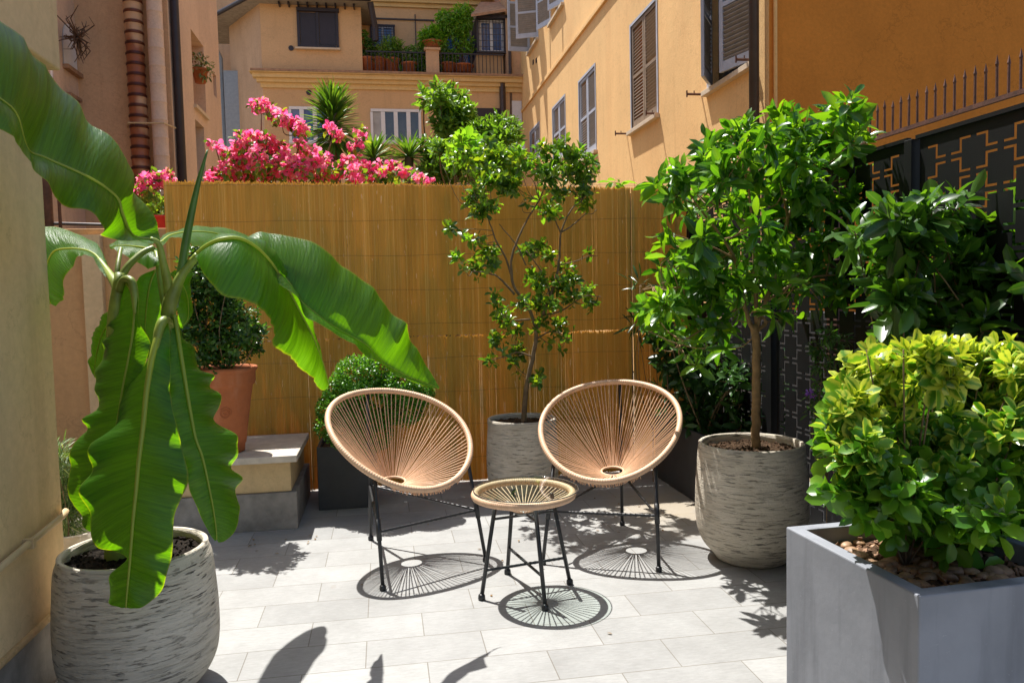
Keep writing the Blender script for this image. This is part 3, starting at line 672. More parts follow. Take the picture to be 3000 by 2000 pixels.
# yellow house: long sunlit side + shaded end wall
root = thing('yellow_house', 'long yellow ochre plastered house with shutters and a deep orange shaded end wall', 'house', (XY+3, 17, 0))
def yz(px, py): p = AX(px, py, XY); return p[1], p[2]
wins = []
def ywin(l, r, tl, tr, bl, br, key):
    y1, za = yz(l, tl); y0, zb_ = yz(r, tr); _, zc = yz(l, bl); _, zd = yz(r, br); return (min(y0, y1), max(y0, y1), (zc+zd)/2, (za+zb_)/2, key)
W = [ywin(1553, 1580, 383, 368, 480, 470, 'g'), ywin(1619, 1655, 319, 285, 478, 466, 'g'), ywin(1696, 1743, 240, 197, 470, 448, 'g'), ywin(1848, 1923, 75, 6, 384, 340, 'b')]
y0, zb5 = yz(2204, 187); y1, _ = yz(2078, 262); W5 = (y0, y1, (zb5+_)/2, 6.9, 'open')
YEND = yz(1526, 400)[0]
U1 = (yz(1576, 90)[0], yz(1549, 90)[0], yz(1545, 165)[1], yz(1545, 165)[1]+2.2, 'open'); U2 = (yz(1651, 40)[0], yz(1613, 40)[0], yz(1620, 60)[1], yz(1620, 60)[1]+2.2, 'open')
op = [W5, U1, U2]
# side wall: grid with openings, 0.3 thick
ylv = sorted(set([YC, YEND]+[v for q in W+op for v in q[:2]])); zlv = sorted(set([0, ZT]+[v for q in W+op for v in q[2:4]]))
m = MB()
for i in range(len(ylv)-1):
    for j in range(len(zlv)-1):
        a, b, c, d = ylv[i], ylv[i+1], zlv[j], zlv[j+1]; ym_, zm_ = (a+b)/2, (c+d)/2
        if any(q[0] < ym_ < q[1] and q[2] < zm_ < q[3] for q in W+op): continue
        m.add([(XY, a, c), (XY, b, c), (XY, b, d), (XY, a, d)], [(0, 3, 2, 1)])
for q in W+op:
    a, b, c, d = q[:4]; D = .16
    m.add([(XY, a, c), (XY+D, a, c), (XY+D, a, d), (XY, a, d)], [(0, 1, 2, 3)]); m.add([(XY, b, c), (XY+D, b, c), (XY+D, b, d), (XY, b, d)], [(0, 3, 2, 1)])
    m.add([(XY, a, c), (XY, b, c), (XY+D, b, c), (XY+D, a, c)], [(0, 1, 2, 3)]); m.add([(XY, a, d), (XY, b, d), (XY+D, b, d), (XY+D, a, d)], [(0, 3, 2, 1)])
part('side_wall', m, 'yellow', root)
m = MB(); m.add([(XY, YC, 0), (XY+14, YC, 0), (XY+14, YC, ZT), (XY, YC, ZT)], [(0, 1, 2, 3)]); m.add([(XY, YEND, 0), (XY+14, YEND, 0), (XY+14, YEND, ZT), (XY, YEND, ZT)], [(0, 3, 2, 1)]); m.add([(XY, YC, ZT), (XY+14, YC, ZT), (XY+14, YEND, ZT), (XY, YEND, ZT)], [(0, 1, 2, 3)])
part('end_wall', m, 'orange', root)
pa, pb = yz(1526, 321), yz(1787, 0); zsc_ = (pa[1]+pb[1])/2
m = MB(); m.box((XY-.05, YC+.3, zsc_-.05), (XY-.001, YEND, zsc_+.05)); part('string_course', m, 'yellow', root, bevel=.01)
pl = yz(1859, 551)[1]; pr = yz(1932, 526)[1]
def shutter(par, hinge_y, dirv, wdt, z0, z1, mat, sash=2, inward=0):
    """one louvred leaf; hinge at (XY+?, hinge_y); dirv = unit (x,y) the leaf extends in"""
    m = MB(); hx = XY+.03; dx, dy = dirv; nx, ny = -dy, dx; T = .04
    def bar(u0, u1, za, zb_, t0=-T/2, t1=T/2):
        vs_ = [(hx+dx*u+nx*t, hinge_y+dy*u+ny*t, z) for z in (za, zb_) for t in (t0, t1) for u in (u0, u1)]
        m.add(vs_, [(0, 2, 3, 1), (4, 5, 7, 6), (0, 1, 5, 4), (2, 6, 7, 3), (0, 4, 6, 2), (1, 3, 7, 5)])
    fr = .075; bar(.004, fr, z0, z1); bar(wdt-fr, wdt-.004, z0, z1)
    cuts = np.linspace(z0, z1, sash+1)
    for k, z in enumerate(cuts): h = .06 if k else .13; bar(fr+.002, wdt-fr-.002, max(z0, z-h/2 if 0 < k < sash else (z if k == 0 else z-h)), min(z1, z+h/2 if 0 < k < sash else (z+h if k == 0 else z)))
    f = part('shutter_leaf', m, mat, root); m = MB()
    n = int((z1-z0)/.058)
    for k in range(n):
        zz = z0+.14+k*.058
        if zz > z1-.1 or min(abs(zz-c_) for c_ in (list(cuts[1:-1]) or [99])) < .05: continue
        vs_ = [(hx+dx*u+nx*t, hinge_y+dy*u+ny*t, zz+o+e) for e in (0, .008) for (t, o) in ((-.018, -.026), (.018, .02)) for u in (fr+.002, wdt-fr-.002)]
        m.add(vs_, [(0, 2, 3, 1), (4, 5, 7, 6), (0, 1, 5, 4), (2, 6, 7, 3), (0, 4, 6, 2), (1, 3, 7, 5)])
    part('louvres', m, 'slat_grey' if mat == 'shut_grey' else mat, f); return f
def stay(par, y, z, L=.2):
    m = MB(); m.tube([(XY+.01, y, z), (XY-L, y, z)], .018, 6); m.tube([(XY-L, y-.0, z-.04), (XY-L, y, z+.05)], .011, 6); m.tube([(XY-L*.5, y, z), (XY-L*.5, y, z+.05)], .008, 5); part('shutter_stay', m, 'rust', par)
for q in W:
    a, b, c, d, k = q; wn = MB(); mat = 'shut_grey' if k == 'g' else 'shut_brown'
    fw_ = .05; wn.box((XY-.012, a-fw_, c-.02), (XY+.02, a, d+fw_)); wn.box((XY-.012, b, c-.02), (XY+.02, b+fw_, d+fw_)); wn.box((XY-.011, a, d), (XY+.019, b, d+fw_)); wf = part('window_frame', wn, 'shut_grey', root)
    half = (b-a)/2
    shutter(wf, a, (0, 1), half-.004, c+.03, d-.004, mat, 2); shutter(wf, b, (0, -1), half-.004, c+.03, d-.004, mat, 2)
    m = MB(); m.box((XY-.085, a-.1, c-.075), (XY+.10, b+.1, c-.004)); part('sill', m, 'sill', root, bevel=.006)
def opwin(q, angL, angR, sash=3):
    a, b, c, d, k = q; m = MB(); m.box((XY-.012, a-.06, c-.02), (XY+.03, a-.002, d+.05)); m.box((XY-.012, b+.002, c-.02), (XY+.03, b+.06, d+.05)); wf = part('window_frame', m, 'shut_grey', root)
    m = MB(); m.box((XY+.14, a, c), (XY+.15, b, d)); part('pane', m, 'darkglass', wf)
    h = (b-a)/2
    shutter(wf, a, (-sin(angL), cos(angL)), h-.01, c+.04, d-.02, 'shut_grey', sash); shutter(wf, b, (-sin(angR), -cos(angR)), h-.01, c+.04, d-.02, 'shut_grey', sash)
    m = MB(); m.box((XY-.085, a-.1, c-.075), (XY+.13, b+.1, c-.004)); part('sill', m, 'sill', root, bevel=.006)
opwin(W5, radians(16), radians(34)); opwin(U1, radians(68), radians(88)); opwin(U2, radians(22), radians(158))
for (px, py) in ((1836, 392), (1930, 333), (2055, 277), (2205, 176), (1745, 452)):
    y_, z_ = yz(px, py); stay(root, y_, z_, .22)
m = MB(); y_ = YC+.18
m.tube([(XY-.1, y_, 0), (XY-.1, y_, ZT)], .062, 14); m.tube([(XY-.1, y_, zsc), (XY-.1, y_, zsc+.02)], .07, 14); part('drainpipe', m, 'bpipe', root, smooth=True)
for z in (3.6, 6.2):
    m = MB(); m.box((XY-.17, y_-.008, z), (XY-.005, y_+.008, z+.03)); part('pipe_bracket', m, 'bpipe', root)
m = MB(); m.tube([(XY+.06, YC-.04, 0), (XY+.06, YC-.04, ZT)], .022, 8); part('conduit', m, 'yellow', root, smooth=True)
m = MB(); mv = [yz(1563, 183), yz(1572, 178)]
for (y_, z_) in mv: m.box((XY-.02, y_-.06, z_-.06), (XY+.002, y_+.06, z_+.06))
part('wall_vent', m, 'dark', root)

# pinkish house on the left
XP = -3.05; YP = XP/ (ray(503, 300)[0]/ray(503, 300)[1]); YPE = XP/(ray(652, 400)[0]/ray(652, 400)[1]); XQ = A(232, 300, YP)[0]; ZP = 10.6
root = thing('pink_house', 'tall pinkish plastered house on the left with external flue pipes', 'house', (XP-1, YP+1, 0))
def pz(px, py): p = AX(px, py, XP); return p[1], p[2]
n1 = (pz(601, 250)[0], pz(566, 250)[0]); n1 = (min(n1), max(n1), pz(585, 322)[1], pz(580, 115)[1]); n2 = (pz(575, 430)[0], pz(600, 430)[0]); n2 = (min(n2), max(n2), 1.2, pz(585, 362)[1]); n3 = (pz(625, 250)[0], pz(634, 250)[0]); n3 = (min(n3), max(n3), pz(630, 282)[1], pz(628, 217)[1])
ops = [n1, n2, n3]; ylv = sorted(set([YP, YPE]+[v for q in ops for v in q[:2]])); zlv = sorted(set([0, ZP]+[v for q in ops for v in q[2:4]])); m = MB()
for i in range(len(ylv)-1):
    for j in range(len(zlv)-1):
        a, b, c, d = ylv[i], ylv[i+1], zlv[j], zlv[j+1]; ym_, zm_ = (a+b)/2, (c+d)/2
        if any(q[0] < ym_ < q[1] and q[2] < zm_ < q[3] for q in ops): continue
        m.add([(XP, a, c), (XP, b, c), (XP, b, d), (XP, a, d)], [(0, 1, 2, 3)])
for q in ops:
    a, b, c, d = q[:4]; D = -.28
    m.add([(XP, a, c), (XP+D, a, c), (XP+D, a, d), (XP, a, d)], [(0, 3, 2, 1)]); m.add([(XP, b, c), (XP+D, b, c), (XP+D, b, d), (XP, b, d)], [(0, 1, 2, 3)])
    m.add([(XP, a, c), (XP, b, c), (XP+D, b, c), (XP+D, a, c)], [(0, 3, 2, 1)]); m.add([(XP, a, d), (XP, b, d), (XP+D, b, d), (XP+D, a, d)], [(0, 1, 2, 3)])
    m.add([(XP+D, a, c), (XP+D, b, c), (XP+D, b, d), (XP+D, a, d)], [(0, 1, 2, 3)])
m.add([(XP, YPE, 0), (XP-6, YPE, 0), (XP-6, YPE, ZP), (XP, YPE, ZP)], [(0, 1, 2, 3)])
part('wall_right', m, 'pink', root)
m = MB(); a, b = n1[:2]; m.box((XP-.05, a-.03, n1[2]-.06), (XP+.05, b+.03, n1[2]-.002)); part('window_sill', m, 'sill', root)
m = MB(); a, b = n2[:2]; m.box((XP-.2, a, 1.2), (XP-.19, b, n2[3])); m.box((XP-.19, (a+b)/2-.03, 1.2), (XP-.15, (a+b)/2+.03, n2[3])); part('window', m, 'darkglass', root)
m = MB(); m.add([(XQ, YP, 0), (XP, YP, 0), (XP, YP, ZP), (XQ, YP, ZP)], [(0, 1, 2, 3)]); part('wall_front', m, 'tan', root)
m = MB()
nq = [AX(183, 150, XQ)[1], AX(221, 150, XQ)[1]]; z0q, z1q = AX(202, 200, XQ)[2], AX(202, 75, XQ)[2]
m.add([(XQ, 4, 0), (XQ, YP, 0), (XQ, YP, ZP), (XQ, 4, ZP)], [(0, 1, 2, 3)]); part('wall_left', m, 'pink', root)
m = MB(); ya, yb = min(nq), max(nq); pts = [(ya, z0q), (yb, z0q), (yb, z1q-.35)]+[((ya+yb)/2+(yb-ya)/2*cos(t), z1q-.35+.35*sin(t)) for t in np.linspace(0, pi, 12)]+[(ya, z1q-.35)]
m.add([(XQ+.012, p[0], p[1]) for p in pts], [tuple(range(len(pts)))]); m.add([(XQ+.002, p[0], p[1]) for p in pts], [tuple(range(len(pts)))]); part('arched_niche', m, 'white', root)
m = MB(); m.box((XQ, ya-.03, z0q-.06), (XQ+.08, yb+.05, z0q-.003)); part('niche_sill', m, 'roof', root)
m = MB(); z_ = AX(230, 305, XQ)[2]; m.box((XQ, AX(190, 270, XQ)[1], z_), (XQ+.08, YP-.1, z_+.05)); part('lower_sill', m, 'roof', root)
# flues, built from rings of short tile segments
xa = A(401, 250, YP-.2)[0]; m = MB(); z = 0; g = np.random.default_rng(4)
rr = .5*(A(428, 250, YP-.2)[0]-A(374, 250, YP-.2)[0])
while z < ZP+.5:
    m.lathe([(rr*1.0, z), (rr*1.05, z+.01), (rr*1.05, z+.035), (rr*.93, z+.045), (rr*.97, z+.14), (rr*1.0, z+.15)], (xa, YP-.2, 0), 20); z += .15
t = NT('glazed_flue'); v = t.coord(); sx = t.n('ShaderNodeSeparateXYZ'); t.l(v, sx.inputs[0])
fz = t.math('FRACT', t.math('DIVIDE', sx.outputs[2], .15)); band = t.ramp(fz, [(.28, (.2, .07, .03)), (.4, (1, 1, 1))]); br = t.ramp(t.math('ADD', t.noise(t.coord((1.4, 1.4, .6)), 1.1, 3), t.math('MULTIPLY', t.math('SUBTRACT', t.math('FRACT', t.math('DIVIDE', sx.outputs[2], 1.5)), .5), .3)), [(.47, (.28, .085, .03)), (.56, (.55, .33, .18))])
t.bsdf(t.mix(1., br, band, 'MULTIPLY'), .5); MT['flue'] = t.m
part('terracotta_flue', m, 'flue', root, smooth=True)
m = MB(); xb = A(463, 250, YP-.2)[0]; z = 0; r2 = .5*(A(487, 250, YP-.2)[0]-A(440, 250, YP-.2)[0])
while z < ZP+.5: m.lathe([(r2, z), (r2*1.03, z+.006), (r2*1.03, z+.02), (r2*.97, z+.026), (r2*.99, z+.25), (r2, z+.26)], (xb, YP-.2, 0), 20); z += .26
part('pink_flue', m, 'pink', root, smooth=True)
for zz in (4.1, 6.4): m = MB(); m.tube([(xa-.2, YP-.05, zz), (xa-.1, YP-.37, zz), (xb+.1, YP-.37, zz), (xb+.18, YP-.05, zz)], .012, 6); part('flue_bracket', m, 'wpipe', root)
m = MB(); m.tube([(XP+.07, YP+.14, 0), (XP+.07, YP+.14, ZP)], .065, 12); part('drainpipe', m, 'dark', root, smooth=True)
# pot on the niche of the right wall
p = np.array([XP+.02, (n1[0]+n1[1])/2, pz(585, 245)[1]]); root2 = thing('hanging_flowerpot', 'small terracotta pot with dry trailing flowers in the tall window of the pinkish house', 'flowerpot', p)
m = MB(); m.lathe([(0, 0), (.09, 0), (.13, .2), (.145, .2), (.145, .24), (.12, .24), (.11, .2)], p, 20); part('pot_body', m, 'terra', root2, smooth=True)
blob_leaves('foliage', [(p[0], p[1], p[2]+.32, .2), (p[0]+.1, p[1]-.1, p[2]+.2, .14)], 160, .09, .03, 'wiry', root2, 4); blob_leaves('blossoms', [(p[0], p[1], p[2]+.4, .14)], 40, .05, .04, 'deadleaf', root2, 5)
p = np.array([XQ+.25, AX(172, 100, XQ)[1], AX(172, 108, XQ)[2]]); root2 = thing('wall_plant', 'dry dark twiggy plant growing beside the white arched niche', 'plant', p)
m = MB(); g = np.random.default_rng(9)
for k in range(60): e = p+g.normal(size=3)*np.array([.1, .16, .2]); m.tube([p, (p+e)/2+g.normal(size=3)*.05, e], [.012, .008, .004], 4)
part('stems', m, 'twig', root2)

# apricot apartment house at the back
YB = 25.0; YT = 26.6
root = thing('apartment_house', 'apricot plastered apartment house at the back with planted balcony and cream cornice', 'house', (0, YB+1, 0))
xL, xR2 = A(772, 300, YB)[0], A(1524, 300, YB)[0]; xT = A(1060, 120, YB)[0]; zc0, zc1 = A(1000, 262, YB)[2], A(1000, 222, YB)[2]; ztw = A(900, 14, YB)[2]
m = MB(); m.box((xL, YB, 0), (xR2+3, YT+5, zc1-.02)); part('lower_wall', m, 'facade', root)
m = MB(); m.box((xL, YB+.003, zc1-.02), (xT, YB+5, ztw)); part('tower_wall', m, 'facade', root)
fx0 = A(676, 200, YB+2.2)[0]; m = MB(); m.add([(fx0, YB+2.2, 0), (xL, YB, 0), (xL, YB, ztw), (fx0, YB+2.2, ztw)], [(0, 1, 2, 3)]); m.add([(fx0, YB+2.2, 0), (fx0, YB+5, 0), (fx0, YB+5, ztw), (fx0, YB+2.2, ztw)], [(0, 3, 2, 1)]); part('angled_wall', m, 'tan', root)
m = MB(); m.box((fx0-4, YB+5.2, 0), (fx0+2, YB+6, 17)); part('rear_wall', m, 'tan', root)
# cornice in stepped bands
for k, (za, zb_, pr_) in enumerate(((0, .35, .06), (.35, .62, .16), (.62, .93, .26), (.93, 1.0, .34))):
    m = MB(); m.box((xL-pr_, YB-pr_, zc0+(zc1-zc0)*za+.002*k), (xR2+.6, YB-.002, zc0+(zc1-zc0)*zb_)); part('cornice_band', m, 'cornice', root)
m = MB(); m.box((xL-.3, YB-.36, zc1+.004), (xR2+.6, YB+.3, zc1+.07)); part('ledge', m, 'roof', root)
# eave of tower
m = MB(); ev = .55; m.add([(fx0-.7, YB+1.9, ztw-.02), (xL-.1, YB-ev, ztw-.02), (xT+.3, YB-ev, ztw-.02), (xT+.3, YB+4, ztw-.02), (fx0-.7, YB+4, ztw-.02), (fx0-.7, YB+1.9, ztw+.12), (xL-.1, YB-ev, ztw+.12), (xT+.3, YB-ev, ztw+.12), (xT+.3, YB+4, ztw+.5), (fx0-.7, YB+4, ztw+.5)], [(0, 4, 3, 2, 1), (5, 6, 7, 8, 9), (0, 1, 6, 5), (1, 2, 7, 6), (2, 3, 8, 7), (4, 0, 5, 9)]); part('roof', m, 'roofgrey', root)
m = MB(); m.tube([(fx0-.72, YB+1.85, ztw+.02), (xL-.1, YB-ev-.05, ztw+.02), (xT+.32, YB-ev-.05, ztw+.02)], .07, 8); part('gutter', m, 'dark', root)
for x in np.linspace(xL+.6, xT-.2, 9):
    m = MB(); m.box((x-.025, YB-.3, ztw-.11), (x+.025, YB-.002, ztw-.03)); part('rafter_end', m, 'dark', root)
m = MB(); m.tube([(xT+.3, YB-.4, ztw), (xT+.42, YB-.2, ztw-.7), (xT+.42, YB-.2, ztw-1.1)], .09, 8); part('downpipe', m, 'dark', root)
m = MB(); m.tube([(fx0-.72, YB+1.85, ztw), (fx0-.3, YB+2, ztw-1.1), (fx0-.22, YB+2.0, 0)], .1, 8); part('downpipe', m, 'gpipe', root); m = MB(); m.box((fx0-.15, YB+1.7, 0), (fx0+.3, YB+1.95, A(680, 215, YB+2)[2])); part('pipe_cover', m, 'gpipe', root)
# tower window
m = MB(); a, b, zb_, zt_ = rect(m, 869, 27, 993, 37, YB, .12, .002); rect(m, 871, 37, 879, 142, YB, .07, .002); rect(m, 985, 37, 992, 142, YB, .07, .002); rect(m, 927, 38, 935, 141, YB, .068, .002); rect(m, 879.3, 134, 984.7, 142, YB, .065, .002); wf = part('dark_window', m, 'dark', root)
m = MB(); rect(m, 880, 38, 926, 133, YB, .03, .01); rect(m, 936, 38, 984, 133, YB, .03, .01); part('pane', m, 'dark', wf)
m = MB(); rect(m, 866, 143, 997, 148, YB, .14, .002); part('sill', m, 'sill', root)
m = MB(); 
for (px, py) in ((853, 142), (905, 272)):
    q = A(px, py, YB); m.tube([(q[0], YB-.03, q[2]), (q[0], YB-.003, q[2])], .08, 12)
part('vent_hole', m, 'dark', root)
# balcony recess: back wall, second cornice, windows
zbal = zc1+.02
m = MB(); m.box((xT-.5, YT, zbal-.3), (xR2+3, YT+4, A(1300, -40, YT)[2]+3)); part('upper_wall', m, 'facade', root)
z2, z3 = A(1250, 26, YT)[2], A(1250, 2, YT)[2]
for k, (a_, b_, p_) in enumerate(((z2, z2+.12, .08), (z2+.121, z2+.25, .2), (z2+.251, z3+.1, .32))): m = MB(); m.box((xT+.1, YT-p_, a_), (A(1445, 10, YT)[0], YT-.002, b_)); part('cornice_band', m, 'cornice', root)
def bluewin(x0, y0, x1, y1, Y, nv, nh, frame='white'):
    m = MB(); rect(m, x0-5, y0-5, x1+5, y0, Y, .08, .003); rect(m, x0-5, y0, x0, y1, Y, .08, .003); rect(m, x1, y0, x1+5, y1, Y, .08, .003); wf = part('window', m, 'dark', root)
    m = MB(); rect(m, x0, y0, x1, y1, Y, .02, .003); part('pane', m, 'blueglass', wf)
    m = MB(); xs_ = (x0+x1)/2
    rect(m, x0+.5, y0+.5, x0+5, y1, Y, .05, .021); rect(m, x1-5, y0+.5, x1-.5, y1, Y, .05, .021); rect(m, xs_-3, y0+5, xs_+3, y1, Y, .05, .021); rect(m, x0+5.2, y0+.5, x1-5.2, y0+5, Y, .05, .021); part('sash', m, frame, wf)
    m = MB()
    for k in range(nv): x = x0+(x1-x0)*(k+.5)/nv; rect(m, x-.6, y0-1, x+.6, y1+2, Y, .12, .10)
    for k in range(nh): y = y0+(y1-y0)*(k+.5)/nh; rect(m, x0-1, y-.6, x1+1, y+.6, Y, .135, .121)
    part('grille', m, 'dark', wf)
bluewin(1090, 79, 1152, 138, YT, 8, 8, 'shut_grey')
m = MB(); rect(m, 1308, 100, 1376, 222, YT, .04, .003); part('balcony_door', m, 'blueglass', root)
m = MB(); rect(m, 1072, 24, 1088, 40, YT, .03, .003); part('wall_vent', m, 'roof', root)
m = MB(); rect(m, 1066, 56, 1272, 60, YT, .05, .003); part('cable', m, 'bpipe', root); m = MB(); rect(m, 1216, 44, 1218.5, 136, YT, .05, .003); part('cable', m, 'bpipe', root)
# bay with tiled lean-to roof at the right of the balcony
YV = 25.4
m = MB(); rect(m, 1394, 52, 1483, 62, YV, .3, -1.1); rect(m, 1394, 62, 1401, 158, YV, .2, -1.1); rect(m, 1475, 62, 1484, 158, YV, .2, -1.1); rect(m, 1394.5, 157, 1483.5, 162, YV, .25, -1.1); bay = part('bay_frame', m, 'dark', root)
m = MB(); rect(m, 1402, 63, 1474, 156, YV, .02, -.9); part('pane', m, 'blueglass', bay)
m = MB(); rect(m, 1402.5, 63, 1409, 156, YV, .08, .021); rect(m, 1434, 63, 1444, 156, YV, .08, .021); rect(m, 1468, 63, 1474, 156, YV, .08, .021); rect(m, 1409.5, 63, 1433.5, 70, YV, .08, .021); rect(m, 1444.5, 63, 1467.5, 70, YV, .08, .021); rect(m, 1409.5, 150, 1433.5, 156, YV, .08, .021); rect(m, 1444.5, 150, 1467.5, 156, YV, .08, .021); part('sash', m, 'white', bay)
m = MB()
for k in range(8): x = 1405+k*9.4; rect(m, x-.6, 62, x+.6, 158, YV, .14, .12)
for k in range(5): y = 70+k*18; rect(m, 1401, y-.6, 1475, y+.6, YV, .155, .141)
part('grille', m, 'dark', bay)
q0, q1 = A(1380, 50, YV-.5), A(1485, 34, YV-.5); q2 = A(1444, 0, YT); m = MB(); m.add([tuple(q0), tuple(q1), (q1[0], YT, q1[2]+.9), (q0[0]+.6, YT, q0[2]+1.1), tuple(q0+np.array([0, 0, .08])), tuple(q1+np.array([0, 0, .08])), (q1[0], YT, q1[2]+.98), (q0[0]+.6, YT, q0[2]+1.18)], [(0, 3, 2, 1), (4, 5, 6, 7), (0, 1, 5, 4), (1, 2, 6, 5), (3, 0, 4, 7)]); part('lean_to_roof', m, 'roof', root)
m = MB(); rect(m, 1396, 162, 1475, 226, YV, .0, -.9); part('bay_panel', m, 'facade', root)
m = MB(); rect(m, 1478, -20, 1530, 226, YV, .3, -1.1); part('pilaster', m, 'tan', root)
m = MB()
for px in (1490, 1494): q = A(px, 100, YV-.35); m.tube([(q[0], YV-.38, 0.5), (q[0], YV-.38, 12)], .03, 6)
q = A(1473, 300, YB-.1); m.tube([(q[0], YB-.1, 0), (q[0], YB-.1, A(1473, 246, YB)[2])], .1, 8); part('downpipe', m, 'bpipe', root)
# balcony pier and railing
m = MB(); a, b, zb_, zt_ = rect(m, 1248, 150, 1286, 226, YB, .1, -.6); m.box((a-.05, YB-.15, zt_), (b+.05, YB+.65, zt_+.07)); part('balcony_pier', m, 'tan', root)
m = MB(); zr_ = A(1340, 160, YB)[2]
for x0_, x1_ in ((xT+.1, a-.02), (b+.02, A(1476, 160, YB)[0])):
    m.box((x0_, YB-.02, zr_), (x1_, YB+.02, zr_+.04)); x = x0_+.05
    while x < x1_: m.box((x-.01, YB-.01, zbal+.06), (x+.01, YB+.01, zr_)); x += .12
part('balcony_railing', m, 'dark', root)
# ground-floor windows
def whitewin(x0, y0, x1, y1, n, glass):
    m = MB(); Y = YB; rect(m, x0-3, y0-4, x1+3, y0-.5, Y, .02, .001); wf0 = m
    m = MB(); rect(m, x0, y0, x1, y0+8, Y, .06, .003); rect(m, x0, y1-9, x1, y1, Y, .06, .003); wv_ = (x1-x0)/n; fr = wv_*.16
    rect(m, x0, y0+8.2, x0+fr*1.3, y1-9.2, Y, .06, .003); rect(m, x1-fr*1.3, y0+8.2, x1, y1-9.2, Y, .06, .003)
    for k in range(1, n): rect(m, x0+k*wv_-fr, y0+8.2, x0+k*wv_+fr, y1-9.2, Y, .06, .003)
    wf = part('window', m, 'white', root); m = MB(); rect(m, x0+2, y0+4, x1-2, y1-4, Y, .02, .004); part('pane', m, glass, wf)
    if glass == 'darkglass': m = MB(); rect(m, x0+8, y0+9, x0+wv_-4, y1-9.5, Y, .026, .0205); part('curtain', m, 'curtain', wf)
    m = MB(); rect(m, x0-4, y1+.5, x1+4, y1+5, Y, .14, .003); part('sill', m, 'sill', root)
whitewin(847, 314, 962, 421, 3, 'blueglass'); whitewin(1086, 321, 1234, 421, 4, 'darkglass')
m = MB(); rect(m, 1384, 318, 1466, 470, YB, .03, .003); part('door', m, 'shut_brown' if False else 'dark', root)
m = MB(); rect(m, 1500, 297, 1528, 372, YB, .05, .003); part('door', m, 'white', root)
m = MB(); rect(m, 1483, 432, 1530, 448, YB-1, .5, 0); part('canopy', m, 'white', root)

# balcony plants
def potplant(name, label, cat, px, py, r, h, blobs, n, L, W_, mat, Y=YB+.3, seed=1, potm='terra', drop=.1, **k):
    q = A(px, py, Y); root = thing(name, label, cat, q, 'potted plants along the balcony'); m = MB(); m.lathe([(0, 0), (r*.75, 0), (r*.95, h*.85), (r*1.06, h*.86), (r*1.06, h), (r*.9, h), (r*.85, h*.85)], q, 20); part('pot_body', m, potm, root, smooth=True)
    B = [(*A(b[0], b[1], Y), 1.35*b[2]*Y/F_PX) for b in blobs]; blob_leaves('foliage', B, int(n*1.9), L, W_, mat, root, seed, droop=drop, **k)
    m = MB(); base = np.array([q[0], q[1], q[2]+h*.9])
    for b in B: m.tube([base, (base+np.array(b[:3]))/2, b[:3]], .012, 4)
    part('stems', m, 'twig', root)
potplant('potted_plant', 'small dark bushy plant in a brown pot on the wall end left of the balcony', 'potted plant', 1056, 148, .2, .35, [(1058, 112, 16), (1064, 122, 14)], 220, .1, .05, 'bgleaf', seed=1)
potplant('potted_plant', 'dark trailing plant in the leftmost balcony planter box', 'potted plant', 1078, 214, .26, .45, [(1080, 160, 18), (1076, 140, 14), (1088, 175, 12), (1092, 130, 8)], 420, .1, .04, 'shrub', seed=2)
potplant('potted_plant', 'pale green feathery plant second from the left on the balcony', 'potted plant', 1112, 214, .24, .45, [(1110, 165, 18), (1120, 150, 14), (1104, 180, 12)], 420, .11, .03, 'fern', seed=3)
potplant('potted_plant', 'tall spiky light green bush at the middle of the left balcony rail', 'potted plant', 1150, 214, .26, .42, [(1146, 160, 22), (1142, 130, 14), (1162, 135, 12), (1170, 150, 12), (1150, 185, 14)], 650, .14, .03, 'bgleaf', seed=4, drop=-.2)
potplant('potted_plant', 'white flowering trailing plant hanging over the balcony rail left of the pier', 'potted plant', 1200, 216, .3, .3, [(1190, 190, 14), (1205, 195, 15), (1222, 190, 16), (1235, 205, 14), (1200, 150, 10), (1220, 148, 12), (1236, 160, 15), (1175, 195, 10)], 900, .1, .05, 'bgleaf', seed=5, drop=.3)
potplant('potted_plant', 'round bright fern in a wide clay bowl on top of the balcony pier', 'potted plant', 1268, 147, .34, .24, [(1262, 112, 20), (1275, 108, 18), (1284, 122, 14), (1250, 118, 10)], 700, .22, .045, 'bright', seed=6, drop=.25)
potplant('potted_plant', 'leafy green bush in a clay pot just right of the balcony pier', 'potted plant', 1313, 214, .27, .28, [(1295, 150, 14), (1300, 170, 14), (1315, 180, 16), (1322, 165, 14), (1298, 195, 10)], 500, .11, .05, 'bgleaf', seed=7)
potplant('potted_tree', 'slender potted tree with drooping lime foliage at the right of the balcony', 'potted tree', 1357, 214, .34, .22, [(1305, 60, 20), (1318, 78, 18), (1300, 48, 14), (1352, 45, 20), (1365, 35, 16), (1345, 70, 20), (1362, 65, 18), (1352, 90, 14), (1322, 95, 10), (1345, 116, 12), (1372, 118, 10), (1360, 140, 12), (1378, 140, 10), (1335, 150, 10)], 1500, .14, .045, 'bright', seed=8, drop=.5)
